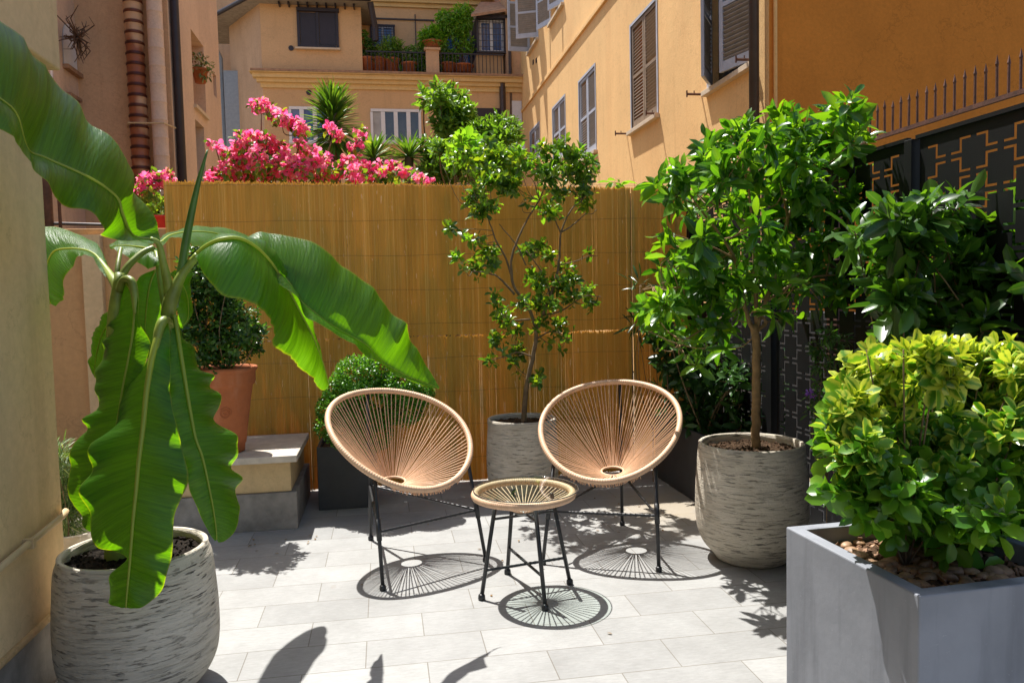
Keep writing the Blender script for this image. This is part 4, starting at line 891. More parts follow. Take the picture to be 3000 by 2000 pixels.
# ------------------------------------------------------------------ garden beyond the fence
def bblobs(l, Y, dy=0): return vblobs(l, Y, dy)
root = thing('bougainvillea', 'large bougainvillea covered in pink blossoms rising behind the reed fence', 'bougainvillea', (-.9, 6.9, 0))
bl = [(600, 243, 13), (585, 242, 10), (620, 255, 12), (632, 265, 13), (648, 270, 13), (662, 278, 13), (676, 285, 12), (690, 292, 12), (698, 300, 9), (555, 322, 16), (548, 345, 16), (575, 318, 14), (600, 322, 16), (620, 335, 18), (640, 345, 18), (490, 335, 7), (503, 337, 7), (515, 345, 8), (530, 355, 10), (560, 365, 20), (590, 365, 22), (620, 375, 25), (650, 380, 25), (530, 385, 20), (500, 405, 16), (480, 408, 10), (550, 400, 25), (600, 405, 25), (680, 390, 28), (700, 370, 20), (720, 355, 16), (740, 370, 18), (735, 395, 24), (770, 395, 20), (690, 320, 9), (688, 330, 9), (757, 290, 8), (770, 300, 9), (776, 312, 8), (828, 300, 9), (832, 315, 10), (825, 330, 10), (808, 335, 8), (815, 350, 9), (800, 375, 15), (830, 385, 15), (850, 395, 18), (815, 400, 18), (878, 372, 8), (878, 395, 10), (905, 380, 10), (920, 392, 11), (940, 400, 10), (960, 408, 9), (975, 412, 9), (985, 414, 7)]
B = bblobs(bl, 6.75, .25)
B2 = bblobs([(340, 420, 18), (365, 412, 16), (385, 408, 12), (330, 430, 12)], 6.9, .15)
def low(bs, k=.9): return [(b[0], b[1], b[2]-b[3]*k*.3, b[3]*1.05) for b in bs]
blob_leaves('blossoms', B+B2, 4000, .04, .038, 'bract', root, 31, out=.5, rnd=.9, shell=.8, fold=.35, curl=.1)
blob_leaves('foliage', low(B)+B2+bblobs([(700, 300, 10), (640, 290, 8), (355, 460, 22), (365, 490, 16), (345, 445, 12), (600, 410, 30), (900, 395, 22), (950, 412, 16), (520, 412, 20)], 6.85, .15), 1500, .06, .036, 'bleaf', root, 32)
base = np.array([-1.1, 7.0, .1]); m = MB(); g = np.random.default_rng(8); paths = []
for tgt in ((600, 260), (690, 310), (560, 350), (640, 380), (740, 380), (825, 320), (770, 300), (900, 390), (975, 412), (365, 430), (495, 335)):
    e = VA(*tgt, 6.8); mid = np.array([base[0]*.4+e[0]*.6, 6.95, 2.1]); P = catmull([base, mid, e], 16); paths.append(P); m.tube(P, np.linspace(.02, .005, 16), 6)
twigs(m, B[::2], paths, .003); part('stems', m, 'bark', root, smooth=True)

def yucca(label, tops, Y, trunk_px, L, wdt, n, skirt=0, seed=1, group=None):
    q = VA(*trunk_px, Y); root = thing('yucca', label, 'yucca', (q[0], Y, 0), 'yuccas behind the fence'); g = np.random.default_rng(seed)
    top = VA(tops[0], tops[1], Y); m = MB(); m.tube(catmull([(q[0], Y, 0), q, top], 14), np.linspace(.07, .05, 14), 10); part('trunk', m, 'bark', root, smooth=True)
    pos, d, nm = [], [], []
    ax = (top-q); ax /= np.linalg.norm(ax); hgt = np.linalg.norm(top-q)
    for k in range(n):
        t = g.random(); h = t*hgt*skirt; p = top-ax*h; el_ = (1.25-1.9*(t if skirt else g.random()*.85))+g.normal()*.18; a = g.random()*2*pi
        pos.append(p); v = np.array([cos(a)*cos(el_), sin(a)*cos(el_), sin(el_)]); d.append(v); nm.append([0, 0, 1] if abs(v[2]) < .95 else [1, 0, 0])
    me = leaf_mesh('leaves', np.array(pos), np.array(d), np.array(nm, float), np.full(n, L)*(.8+.3*g.random(n)), np.full(n, wdt), .2, .12); link('leaves', me, 'yucca', root)
    if skirt:
        pos = [q+ax*hgt*.25*g.random() for k in range(90)]; d = [np.array([g.normal()*.3, g.normal()*.3, -1]) for k in range(90)]
        me = leaf_mesh('dead_leaves', np.array(pos), np.array(d), g.normal(size=(90, 3)), np.full(90, L*.8), np.full(90, wdt), .2, .05); link('dead_leaves', me, 'deadleaf', root)
yucca('tall yucca with spiky crown and dry leaf skirt rising above the bougainvillea', (762, 245), 9.0, (770, 355), .36, .03, 420, .75, 1)
yucca('small yucca rosette just right of the tall yucca', (858, 365), 8.5, (856, 410), .33, .028, 120, 0, 2)
yucca('small yucca rosette below the four pane white window', (940, 362), 8.5, (938, 410), .30, .028, 120, 0, 3)
def bush(name, label, cat, lst, Y, dy, n, L, W_, mat, seed, base_px, trunk=.03, bark='bark', group=None, sp=False, **k):
    group = group or ('shrubs behind the fence' if name == 'garden_shrub' else None); Bq = vblobs(lst, Y, dy, seed); q = VA(*base_px, Y); root = thing(name, label, cat, (q[0], Y, 0), group)
    (sprigs if sp else blob_leaves)('crown', Bq, n, L, W_, mat, root, seed, **k); m = MB(); P = catmull([(q[0], Y, 0.02), (q[0], Y, q[2])], 8) if q[2] > .3 else np.array([[q[0], Y, .02], [q[0], Y, .3]]); m.tube(P, trunk, 8); twigs(m, Bq, [P], trunk*.22, seed); part('stems', m, bark, root, smooth=True); return root
bush('garden_shrub', 'feathery light green shrub reaching above the fence left of the dark doorway', 'shrub', [(972, 222, 14), (990, 228, 16), (1010, 225, 20), (1030, 215, 16), (1045, 232, 20), (1010, 250, 20), (1040, 262, 26), (1065, 265, 20), (1020, 285, 20), (1050, 295, 24), (1078, 285, 16), (1060, 240, 16), (1030, 310, 14)], 11, .4, 230, .17, .055, 'bgleaf', 41, (1040, 400), .04, sp=True, k=7, slen=.12, up=.7, rnd=.5)
bush('garden_shrub', 'blue green shrub behind the fence beside the yellow house corner', 'shrub', [(1130, 300, 18), (1150, 288, 18), (1170, 300, 18), (1125, 320, 16), (1160, 322, 22), (1182, 318, 14), (1090, 298, 14), (1100, 310, 12)], 10.5, .3, 190, .14, .042, 'bgleaf', 42, (1150, 400), .03, sp=True, k=7, slen=.12, up=.6)
bush('garden_shrub', 'dense green undergrowth shrub just above the fence under the feathery shrub', 'shrub', [(985, 345, 20), (1010, 350, 22), (1040, 360, 26), (1000, 375, 24), (1030, 395, 26), (1065, 395, 26), (1000, 405, 20), (1090, 405, 22), (1070, 350, 20), (980, 400, 16), (1100, 350, 18), (1130, 360, 20), (1160, 360, 20), (900, 420, 20), (870, 425, 20)], 8.4, .3, 330, .11, .038, 'bgleaf', 43, (1030, 440), .03, sp=True, k=6, slen=.08)
bush('young_tree', 'young bright lime leaved plant overtopping the fence beside the lemon tree', 'young tree', [(1075, 325, 13), (1058, 340, 14), (1048, 370, 14), (1090, 340, 14), (1110, 355, 16), (1135, 365, 18), (1095, 385, 16), (1062, 325, 8), (1150, 385, 18), (1120, 400, 18), (1170, 395, 18)], 7.1, .2, 75, .15, .06, 'bright', 44, (1120, 450), .015, sp=True, k=6, slen=.06)
bush('garden_seedling', 'tiny lime green sprig poking over the fence top below the yellow house', 'sprig', [(1420, 412, 7), (1410, 420, 7), (1426, 422, 6)], 6.5, .02, 14, .11, .045, 'bright', 45, (1418, 440), .004)
q = A(468, 652, 6.8); root = thing('plastic_pot', 'red plastic pot hanging at the left end of the reed fence', 'pot', q); m = MB(); m.lathe([(0, 0), (.07, .0), (.08, .1), (.085, .1), (.085, .115), (.07, .115), (.065, .1)], q-np.array([0, 0, .06]), 20); part('pot_body', m, 'redpot', root, smooth=True)
bush('garden_shrub', 'dark ivy like shrub beside the red pot at the left end of the fence', 'shrub', [(352, 470, 16), (365, 500, 14), (372, 480, 12), (345, 455, 12)], 7.2, .1, 420, .06, .035, 'bleaf', 46, (362, 560), .012)

# ------------------------------------------------------------------ courtyard trees and bushes
# lemon tree
def zt1_(l): return [(980+.475*a, 353+.475*b, .475*r) for a, b, r in l]
LT = [(230, 205, 45), (210, 245, 28), (290, 250, 50), (250, 290, 40), (300, 150, 50), (390, 150, 50), (460, 235, 30), (520, 70, 50), (600, 120, 60), (690, 100, 60), (760, 180, 55), (640, 210, 55), (600, 285, 38), (560, 240, 40), (750, 240, 40), (820, 270, 16), (110, 365, 22), (165, 395, 28), (220, 420, 30), (260, 425, 22), (300, 490, 42), (310, 530, 40), (240, 555, 40), (190, 570, 28), (155, 505, 18), (500, 470, 38), (540, 465, 35), (590, 500, 32), (520, 580, 34), (540, 610, 30), (660, 555, 34), (700, 600, 24), (640, 640, 42), (700, 640, 38), (545, 660, 40), (470, 720, 36), (550, 740, 50), (620, 720, 50), (690, 700, 44), (780, 665, 36), (840, 690, 22), (790, 725, 30), (320, 690, 24), (330, 735, 32), (365, 790, 36), (400, 830, 34), (340, 900, 38), (310, 995, 28), (380, 975, 36), (440, 960, 38), (440, 870, 40), (420, 1010, 24), (560, 830, 52), (640, 840, 52), (680, 885, 32), (650, 940, 26), (600, 925, 30), (525, 1110, 26), (540, 1070, 14), (460, 1070, 12), (790, 490, 16), (820, 495, 12), (760, 490, 10),
      (120, 20, 28), (180, 10, 40), (200, 60, 42), (280, 30, 52), (300, 90, 40), (380, 40, 52), (460, 70, 36), (560, 0, 46), (640, -25, 42), (600, 50, 50), (720, 20, 48), (790, 60, 36), (740, 110, 44), (800, 110, 30), (80, 60, 18), (300, -40, 30)]
root = thing('lemon_tree', 'small lemon tree with open airy crown in the concrete pot against the reed fence', 'tree', (P3[0], P3[1], .56))
LT += [(340, 90, 36), (420, 110, 34), (480, 30, 30), (430, 0, 30)]
BL = [(b[0], b[1], b[2], b[3]*.86) for b in vblobs(zt1_(LT), 5.5, .16, 5)]
sprigs('crown', BL, 530, .066, .036, 'lemon', root, 51, k=5, slen=.05, up=.4, rnd=.7, t0=90, t1=30, shell=.6, fold=.28, curl=.3)
sprigs('bright_top_leaves', [b for b in BL if b[2] > 1.3], 120, .07, .033, 'bright', root, 53, k=5, slen=.05, up=1.0, rnd=.4, t0=75, t1=25, shell=.9)  # sunlit brightness of the crown top put into a lighter leaf colour
def zb(l): return [(980+.475*a, 353+.475*b) for a, b in l]
br = [(zb([(468, 1345), (475, 1200), (492, 1080), (515, 980), (528, 900), (530, 840)]), .021, .014), (zb([(530, 850), (500, 760), (450, 690), (415, 620), (408, 520), (430, 440), (480, 330), (545, 225)]), .013, .005), (zb([(412, 600), (380, 500), (340, 430), (310, 350), (290, 290)]), .008, .004), (zb([(425, 680), (350, 600), (290, 575), (220, 570)]), .009, .004),
      (zb([(530, 850), (570, 760), (600, 680), (625, 600), (642, 500), (650, 380), (700, 270), (750, 230)]), .013, .004), (zb([(650, 385), (620, 320), (600, 260)]), .006, .003), (zb([(650, 380), (700, 350), (770, 290)]), .006, .003), (zb([(480, 540), (440, 450), (400, 400), (350, 340)]), .006, .003), (zb([(600, 680), (560, 580), (520, 520), (480, 470)]), .008, .003), (zb([(560, 780), (650, 760), (760, 690), (840, 690)]), .007, .003), (zb([(640, 540), (720, 520), (790, 490)]), .005, .002), (zb([(510, 980), (440, 960), (340, 990)]), .006, .003), (zb([(520, 900), (600, 860), (680, 880)]), .007, .003), (zb([(500, 800), (400, 800), (330, 730)]), .006, .003), (zb([(492, 1075), (520, 1090), (530, 1120)]), .004, .002)]
m = branchmesh(br, 5.5, 2); paths = [catmull(vcurve(b[0], 5.5), 20) for b in br]; twigs(m, BL, paths[1:], .0016, 7); part('trunk', m, 'bark', root, smooth=True)

# citrus tree right
root = thing('citrus_tree', 'glossy leaved citrus tree with bare straight trunk in the big pot right of the chairs', 'tree', (1.985, 3.99, .6))
CT = [(1522, 425, 20), (1555, 400, 26), (1575, 425, 26), (1555, 450, 20), (1600, 460, 24), (1590, 480, 18), (1640, 340, 26), (1615, 370, 22), (1690, 320, 26), (1650, 385, 22), (1660, 420, 24), (1720, 300, 24), (1705, 355, 26), (1745, 345, 28), (1775, 290, 20), (1800, 275, 18), (1770, 320, 26), (1820, 310, 28), (1850, 335, 28), (1885, 290, 20), (1905, 268, 20), (1955, 238, 14), (1940, 260, 18), (1925, 300, 24), (1965, 300, 24), (1900, 340, 28), (1950, 340, 26), (1985, 330, 16), (1830, 375, 30), (1770, 385, 30), (1720, 410, 26), (1680, 450, 20), (1870, 385, 30), (1920, 400, 28), (1960, 400, 28), (1985, 420, 16), (1790, 440, 32), (1850, 440, 32), (1730, 460, 30), (1900, 460, 30), (1950, 460, 22), (1680, 500, 26), (1740, 520, 32), (1800, 510, 32), (1860, 520, 30), (1640, 530, 26), (1610, 555, 26), (1570, 575, 22), (1545, 560, 16), (1535, 525, 14), (1535, 600, 18), (1515, 615, 14), (1650, 580, 32), (1710, 570, 32), (1770, 580, 32), (1600, 600, 26), (1560, 640, 28), (1520, 650, 20), (1495, 655, 14), (1620, 650, 34), (1680, 640, 34), (1740, 640, 32), (1800, 620, 28), (1850, 610, 26), (1890, 600, 20), (1580, 690, 30), (1530, 700, 26), (1640, 700, 32), (1700, 690, 28), (1500, 720, 20), (1480, 700, 12), (1490, 760, 18), (1530, 760, 28), (1590, 750, 30), (1650, 750, 28), (1700, 735, 20), (1560, 800, 26), (1510, 800, 16), (1620, 800, 22), (1660, 800, 16), (1600, 840, 16), (1780, 660, 22), (1820, 660, 22), (1860, 650, 20), (1920, 620, 20), (1950, 640, 24), (1980, 630, 14), (1930, 670, 20), (1880, 690, 18), (1900, 560, 26), (1780, 720, 14), (1830, 720, 14), (1760, 690, 16)]
BC = vblobs(CT, 3.95, .38, 6)
BC = [(b[0], b[1], b[2], b[3]*.7) for b in BC]
sprigs('crown', BC, 400, .132, .05, 'citrus', root, 52, k=6, slen=.07, up=.5, rnd=.5, t0=95, t1=30, shell=.5, fold=.28, curl=.35, droop=.3)
sprigs('bright_top_leaves', [b for b in BC if b[2] > 1.9], 60, .085, .036, 'bright', root, 54, k=5, slen=.05, up=1.0, rnd=.4, t0=75, t1=20, shell=1.0)
br = [([(1735, 1035), (1736, 960), (1737, 880), (1738, 800), (1732, 745)], .026, .022), ([(1735, 770), (1715, 720), (1708, 690), (1690, 600), (1640, 520), (1600, 470), (1570, 430)], .014, .004), ([(1735, 755), (1760, 690), (1790, 600), (1810, 500), (1850, 420), (1900, 330), (1945, 260)], .015, .004), ([(1738, 740), (1735, 640), (1730, 540), (1720, 440), (1700, 350)], .013, .004), ([(1730, 540), (1700, 500), (1640, 470), (1590, 440)], .006, .003), ([(1700, 640), (1630, 640), (1560, 660), (1500, 660)], .008, .003), ([(1710, 700), (1640, 740), (1560, 790)], .008, .003), ([(1760, 690), (1850, 640), (1950, 630)], .009, .003), ([(1810, 500), (1790, 400), (1790, 290)], .008, .003), ([(1700, 600), (1620, 560), (1545, 540)], .006, .003), ([(1738, 760), (1760, 740), (1745, 725)], .012, .008)]
m = branchmesh(br, 3.98, 3); paths = [catmull(vcurve(b[0], 3.98), 24) for b in br]; twigs(m, BC, paths[1:], .002, 9); part('trunk', m, 'bark2', root, smooth=True)

# laurel in long planter
bush('laurel_bush', 'dark glossy laurel bush in the long charcoal planter behind the right chair', 'bush', [(1525, 740, 30), (1530, 790, 35), (1580, 790, 38), (1540, 840, 38), (1590, 850, 40), (1650, 830, 42), (1560, 890, 38), (1620, 900, 42), (1680, 880, 42), (1570, 940, 32), (1620, 950, 36), (1670, 940, 38), (1600, 975, 28), (1650, 980, 26), (1700, 930, 26), (1720, 860, 26), (1770, 830, 26), (1780, 900, 26), (1760, 960, 22), (1700, 985, 20), (1510, 770, 18)], 5.25, .2, 260, .115, .045, 'laurel', 61, (1620, 1010), .018, sp=True, k=6, slen=.07, droop=.6)
bush('laurel_bush', 'narrow bamboo like sprays sticking out left of the laurel against the reed fence', 'bush', [(1470, 655, 18), (1465, 745, 16), (1485, 730, 18), (1490, 690, 14)], 5.7, .05, 60, .14, .018, 'laurel', 62, (1500, 990), .008, out=1.0, rnd=.5)
# large leaved shrub at right
bush('large_leaved_bush', 'dark large leaved bush filling the right edge in front of the metal screen', 'bush', [(1965, 540, 18), (2000, 550, 24), (2060, 500, 20), (2050, 560, 28), (2090, 560, 26), (2140, 500, 26), (2190, 490, 28), (2165, 530, 28), (2240, 540, 28), (2290, 530, 30), (2335, 500, 26), (2350, 560, 34), (2110, 600, 36), (2060, 620, 32), (2170, 600, 36), (2230, 620, 38), (2300, 620, 40), (2350, 640, 38), (2100, 660, 36), (2160, 680, 40), (2240, 690, 42), (2320, 700, 42), (2060, 690, 26), (2110, 740, 34), (2180, 750, 38), (2260, 760, 40), (2330, 770, 40), (2040, 740, 24), (2140, 790, 30), (2220, 800, 30), (2030, 790, 24), (2080, 790, 24), (2000, 640, 16), (2370, 500, 34), (2390, 600, 40), (2380, 700, 40), (2320, 560, 34), (2260, 580, 30), (2200, 560, 30), (2030, 600, 22)], 3.05, .28, 270, .15, .062, 'bigleaf', 63, (2230, 1000), .014, sp=True, k=7, slen=.08, up=.55, rnd=.5, t0=105, t1=25, shell=.45, curl=.2, droop=.15)
bush('flowering_plant', 'thin plant with small purple flowers behind the variegated shrub', 'plant', [(1860, 910, 8), (1880, 930, 14), (1870, 950, 12), (1890, 970, 14), (1900, 900, 16), (1885, 880, 12), (1900, 990, 12), (1880, 800, 16), (1900, 770, 14), (1890, 840, 14), (1920, 820, 16), (1930, 780, 16)], 3.55, .08, 420, .045, .012, 'shrub', 64, (1900, 1100), .005)
q = vblobs([(1858, 903, 5), (1866, 908, 4)], 3.5); rt_ = [o for o in C.objects if o.get('category') == 'plant' and 'purple' in o.get('label', '')][0]; blob_leaves('blossoms', q, 26, .018, .014, 'purple', rt_, 65)

# shrub in terracotta pot
bush('potted_shrub', 'dark rounded shrub growing in the terracotta pot on the pedestal', 'shrub', [(460, 585, 26), (500, 590, 28), (530, 620, 26), (430, 610, 20), (490, 640, 32), (440, 640, 26), (470, 630, 24), (430, 680, 30), (480, 680, 36), (520, 700, 34), (450, 730, 38), (510, 740, 40), (560, 740, 32), (580, 780, 26), (540, 790, 34), (490, 790, 36), (440, 790, 30), (470, 830, 26), (530, 825, 24), (430, 750, 24), (600, 760, 12), (590, 800, 14)], 5.24, .12, 1150, .047, .022, 'shrub', 66, (515, 850), .01, sp=True, k=5, slen=.03, shell=.4)
# clipped box bush
B = vblobs([(820, 870, 52), (870, 860, 50), (920, 890, 48), (780, 900, 38), (760, 940, 32), (960, 900, 36), (800, 930, 50), (860, 930, 60), (930, 930, 46), (750, 980, 26), (790, 990, 40), (985, 905, 14), (850, 990, 50)], 5.45, .08, 8)
root = thing('box_bush', 'clipped bright green box bush behind the left string chair', 'bush', (B[0][0], 5.5, .45)); blob_leaves('crown', B, 20000, .019, .0135, 'box', root, 67, out=.6, rnd=.6, droop=-.3, shell=.95, upn=1.3)
m = MB(); base = np.array([-.29, 5.65, .41]); 
for b in B: m.tube([base, (base+np.array(b[:3]))/2, b[:3]], .006, 5)
part('stems', m, 'bark', root)
# variegated shrub
E1 = [(1975, 860, 28), (1990, 812, 14), (2145, 800, 14), (2060, 808, 12), (2262, 818, 12), (2322, 820, 14), (1950, 895, 20), (2010, 880, 40), (2075, 820, 26), (2050, 850, 36), (2100, 850, 38), (2140, 820, 30), (2150, 860, 40), (2200, 840, 34), (2250, 850, 40), (2300, 840, 40), (2345, 850, 40), (1935, 940, 22), (1912, 995, 18), (1893, 1010, 12), (1960, 940, 40), (2020, 940, 46), (2080, 930, 48), (2150, 930, 50), (2220, 930, 50), (2290, 930, 50), (2345, 930, 45), (1925, 1040, 30), (1905, 1070, 18), (1970, 1010, 44), (2040, 1010, 50), (2110, 1010, 52), (2190, 1010, 52), (2270, 1010, 52), (2340, 1010, 50), (1960, 1075, 34), (2010, 1090, 42), (2080, 1090, 50), (2160, 1090, 50), (2240, 1090, 50), (2320, 1090, 50), (2040, 1140, 38), (2110, 1160, 44), (2190, 1160, 46), (2270, 1160, 46), (2340, 1160, 46), (2120, 1215, 36), (2190, 1225, 40), (2260, 1230, 40), (2330, 1230, 44), (1985, 1120, 34), (1940, 1100, 24), (2020, 1165, 30), (2080, 1200, 28), (2170, 1260, 26), (2240, 1270, 28), (2310, 1275, 28)]
B = vblobs(E1+[(1930, 1130, 26), (1990, 1170, 30), (2050, 1210, 30), (1900, 1040, 18), (2100, 1245, 26), (2000, 1060, 40, 2.05), (2080, 1150, 40, 2.0), (2180, 1200, 40, 1.98), (2280, 1210, 40, 1.98)], 2.28, .2, 9); root = thing('variegated_shrub', 'bushy shrub with yellow edged green leaves in the grey cube planter', 'shrub', (1.735, 2.215, .58))
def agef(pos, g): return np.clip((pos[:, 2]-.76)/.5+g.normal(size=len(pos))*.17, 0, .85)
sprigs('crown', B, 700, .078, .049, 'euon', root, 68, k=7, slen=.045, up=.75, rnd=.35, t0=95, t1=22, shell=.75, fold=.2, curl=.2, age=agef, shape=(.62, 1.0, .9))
m = MB(); base = np.array([1.72, 2.23, .57]); g = np.random.default_rng(6); st = [np.array([1.82+g.normal()*.06, 2.27+g.normal()*.05, .57]) for k in range(10)]
for k, b in enumerate(B):
    c_ = np.array(b[:3]); s0 = min(st, key=lambda s: np.linalg.norm(s-c_)); mid = s0*.5+c_*.5; mid[2] += .03; m.tube(catmull([s0, mid, c_+np.array([0, 0, b[3]*.6])], 8), np.linspace(.0045, .002, 8), 6)
part('stems', m, 'bark', root, smooth=True)
g = np.random.default_rng(77); P_, D_, N_ = [], [], []
for k in range(34):
    x, y = ((-.9+g.random()*.5, 5.0-g.random()*.35) if k < 12 else (1.2+g.random()*.6, 4.5+g.random()*.9) if k < 22 else (-.5+g.random()*1.9, 3.1+g.random()*2.4)); a = g.random()*6.28
    P_.append((x, y, .004+.004*g.random())); D_.append((cos(a), sin(a), .05)); N_.append((g.normal()*.2, g.normal()*.2, 1))
me = leaf_mesh('fallen_leaves', np.array(P_), np.array(D_), np.array(N_), np.full(34, .022)*(.6+.8*g.random(34)), np.full(34, .012), .2, .1)
tag(link('fallen_leaves', me, 'deadleaf'), 'tiny dry leaves and petals scattered on the pale paving', 'fallen leaves', kind='stuff')
# asparagus fern in pale pot at the left
q = A(212, 1590, 3.85); c0 = (q[0], 3.85, 0); root = thing('pale_pot', 'pale low pot half hidden behind the banana pot', 'plant pot', c0)
hp_ = A(212, 1562, 3.75)[2]
m = MB(); m.lathe([(.10, 0), (.14, .02), (.17, hp_*.5), (.178, hp_), (.165, hp_+.004), (.155, hp_-.02), (.15, hp_*.7), (0, hp_*.7)], c0, 40); part('pot_body', m, 'slab', root, smooth=True)
bush('wiry_plant', 'wiry grey green plant in the pale pot between house wall and banana leaves', 'plant', [(135, 1040, 18), (150, 1060, 18), (140, 1090, 24), (155, 1110, 22), (140, 1140, 26), (160, 1150, 20), (145, 1180, 24), (160, 1195, 18), (130, 1060, 16), (150, 1210, 16)], 3.85, .08, 1500, .075, .005, 'wiry', 69, (150, 1250), .006, out=.8, rnd=.8)

# ------------------------------------------------------------------ banana plant
root = thing('banana_plant', 'banana plant with huge arching and hanging leaves in the concrete pot by the left wall', 'banana plant', (-.965, 3.10, .53))
def lam(name, mid, e1, e2, parent, n=64, nc=9, bulge=.16, rip=.006, seed=0, ribr=.008, mat='banana', lob=0.0, wl_=.11):
    g = np.random.default_rng(seed); Mx = catmull([A(*p) for p in mid], n); E1_ = catmull([A(*p) for p in e1], n); E2_ = catmull([A(*p) for p in e2], n)
    T = nrmz(np.gradient(Mx, axis=0)); ph = g.random()*6; uv = []; V_ = []
    ripn = np.interp(np.arange(n), np.linspace(0, n-1, 12), g.normal(size=12)); rip2 = np.interp(np.arange(n), np.linspace(0, n-1, 30), g.normal(size=30)); K = 2*nc+1
    arc = np.concatenate([[0], np.cumsum(np.linalg.norm(np.diff(Mx, axis=0), axis=1))]); phs = [2*pi*arc/wl_+1.6*np.interp(np.arange(n), np.linspace(0, n-1, 9), g.normal(size=9)) for _ in (0, 1)]; fade = np.minimum(1, np.linspace(0, 6, n))*np.minimum(1, np.linspace(6, .6, n))
    for i in range(n):
        for j in range(K):
            s = (j-nc)/nc; E = E2_[i] if s > 0 else E1_[i]; u = abs(s); wv = E-Mx[i]; wl = np.linalg.norm(wv); nn = np.cross(T[i], wv/(wl+1e-9)); nn = nn if nn@(CAM-Mx[i]) > 0 else -nn
            p = Mx[i]+wv*u+nn*(bulge*wl*sin(pi*min(u*.85, 1))*.9)+nn*(rip*(u**1.5)*(1.6*ripn[i]+.55*rip2[i])*min(1, wl*10))+nn*(lob*fade[i]*u**1.3*sin(phs[0 if s > 0 else 1][i])*min(1, wl*9)); V_.append(p); uv.append((.5+.5*s, i/(n-1)))
    m = MB(); f = [(i*K+j, i*K+j+1, (i+1)*K+j+1, (i+1)*K+j) for i in range(n-1) for j in range(K-1)]; m.add(V_, f); o = part(name, m, mat, parent, smooth=True); me = o.data
    ul = me.uv_layers.new(name='UVMap'); li = np.zeros(len(me.loops), np.int32); me.loops.foreach_get('vertex_index', li); ul.data.foreach_set('uv', np.array(uv)[li].astype(np.float32).ravel())
    if ribr:
        m = MB(); off = []
        for i in range(n):
            w1 = nrmz(E1_[i]-Mx[i]); w2 = nrmz(E2_[i]-Mx[i]); nn = np.cross(T[i], w1-w2); nn = nn/(np.linalg.norm(nn)+1e-9); nn = nn if nn@(CAM-Mx[i]) > 0 else -nn; off.append(Mx[i]+nn*ribr*.3)
        m.tube(off, np.linspace(ribr, ribr*.22, n), 8); part('midrib', m, 'bananarib', o, smooth=True)
    return o
# A: huge leaf rising out of the picture at upper left
lam('leaf', [(455, 705, 3.0), (388, 690, 2.95), (357, 625, 2.85), (339, 576, 2.8), (263, 522, 2.7), (134, 464, 2.6), (80, 437, 2.55), (49, 339, 2.45), (0, 290, 2.4), (-150, 200, 2.3), (-300, 90, 2.2)],
    [(470, 708, 3.02), (462, 682, 3.05), (430, 605, 3.05), (390, 530, 3.0), (335, 450, 2.95), (270, 360, 2.9), (150, 235, 2.8), (80, 163, 2.7), (0, 97, 2.6), (-150, 10, 2.45), (-300, 60, 2.3)],
    [(445, 722, 2.95), (330, 697, 2.8), (278, 662, 2.7), (250, 618, 2.65), (170, 590, 2.55), (130, 545, 2.5), (80, 485, 2.45), (30, 420, 2.4), (0, 385, 2.35), (-150, 280, 2.25), (-300, 110, 2.15)], root, n=110, nc=12, bulge=.10, rip=.010, seed=1, ribr=.006, lob=.012, wl_=.22)
# B: front right leaf
lam('leaf', [(576, 747, 3.050), (605, 722, 3.050), (650, 702, 3.050), (700, 700, 3.080), (745, 722, 3.134), (785, 760, 3.202), (816, 804, 3.270), (850, 860, 3.355), (880, 918, 3.440), (915, 985, 3.525), (944, 1059, 3.610), (963, 1128, 3.695)],
    [(574, 756, 3.020), (606, 816, 2.950), (660, 858, 2.920), (714, 893, 3.000), (778, 950, 3.100), (793, 1008, 3.185), (830, 1042, 3.270), (867, 1071, 3.406), (905, 1105, 3.525), (937, 1139, 3.610), (950, 1141, 3.644), (963, 1130, 3.695)],
    [(590, 728, 3.134), (625, 702, 3.185), (670, 690, 3.270), (712, 692, 3.270), (780, 740, 3.304), (840, 795, 3.372), (880, 850, 3.440), (905, 905, 3.491), (918, 953, 3.542), (930, 1010, 3.610), (950, 1075, 3.661), (964, 1126, 3.695)], root, n=90, nc=10, bulge=.14, rip=.010, seed=2, ribr=.008, lob=.003, wl_=.05)
# C: long leaf behind B reaching far right
lam('leaf', [(690, 705, 3.24), (760, 745, 3.30), (833, 811, 3.32), (880, 880, 3.32), (912, 908, 3.34), (960, 945, 3.37), (1015, 978, 3.42), (1075, 1012, 3.47), (1120, 1060, 3.52), (1191, 1100, 3.57), (1250, 1122, 3.62), (1286, 1137, 3.64)],
    [(700, 698, 3.32), (760, 683, 3.42), (825, 688, 3.47), (894, 709, 3.52), (950, 740, 3.54), (1000, 774, 3.57), (1076, 838, 3.62), (1125, 895, 3.62), (1160, 945, 3.64), (1205, 1005, 3.67), (1255, 1085, 3.67), (1287, 1134, 3.64)],
    [(690, 712, 3.22), (750, 760, 3.22), (800, 810, 3.20), (860, 870, 3.22), (905, 930, 3.24), (950, 958, 3.27), (1005, 984, 3.32), (1060, 1022, 3.37), (1100, 1068, 3.44), (1150, 1094, 3.52), (1235, 1128, 3.60), (1286, 1139, 3.64)], root, n=90, nc=10, bulge=.12, rip=.008, seed=3, ribr=.004, lob=.010, wl_=.25)
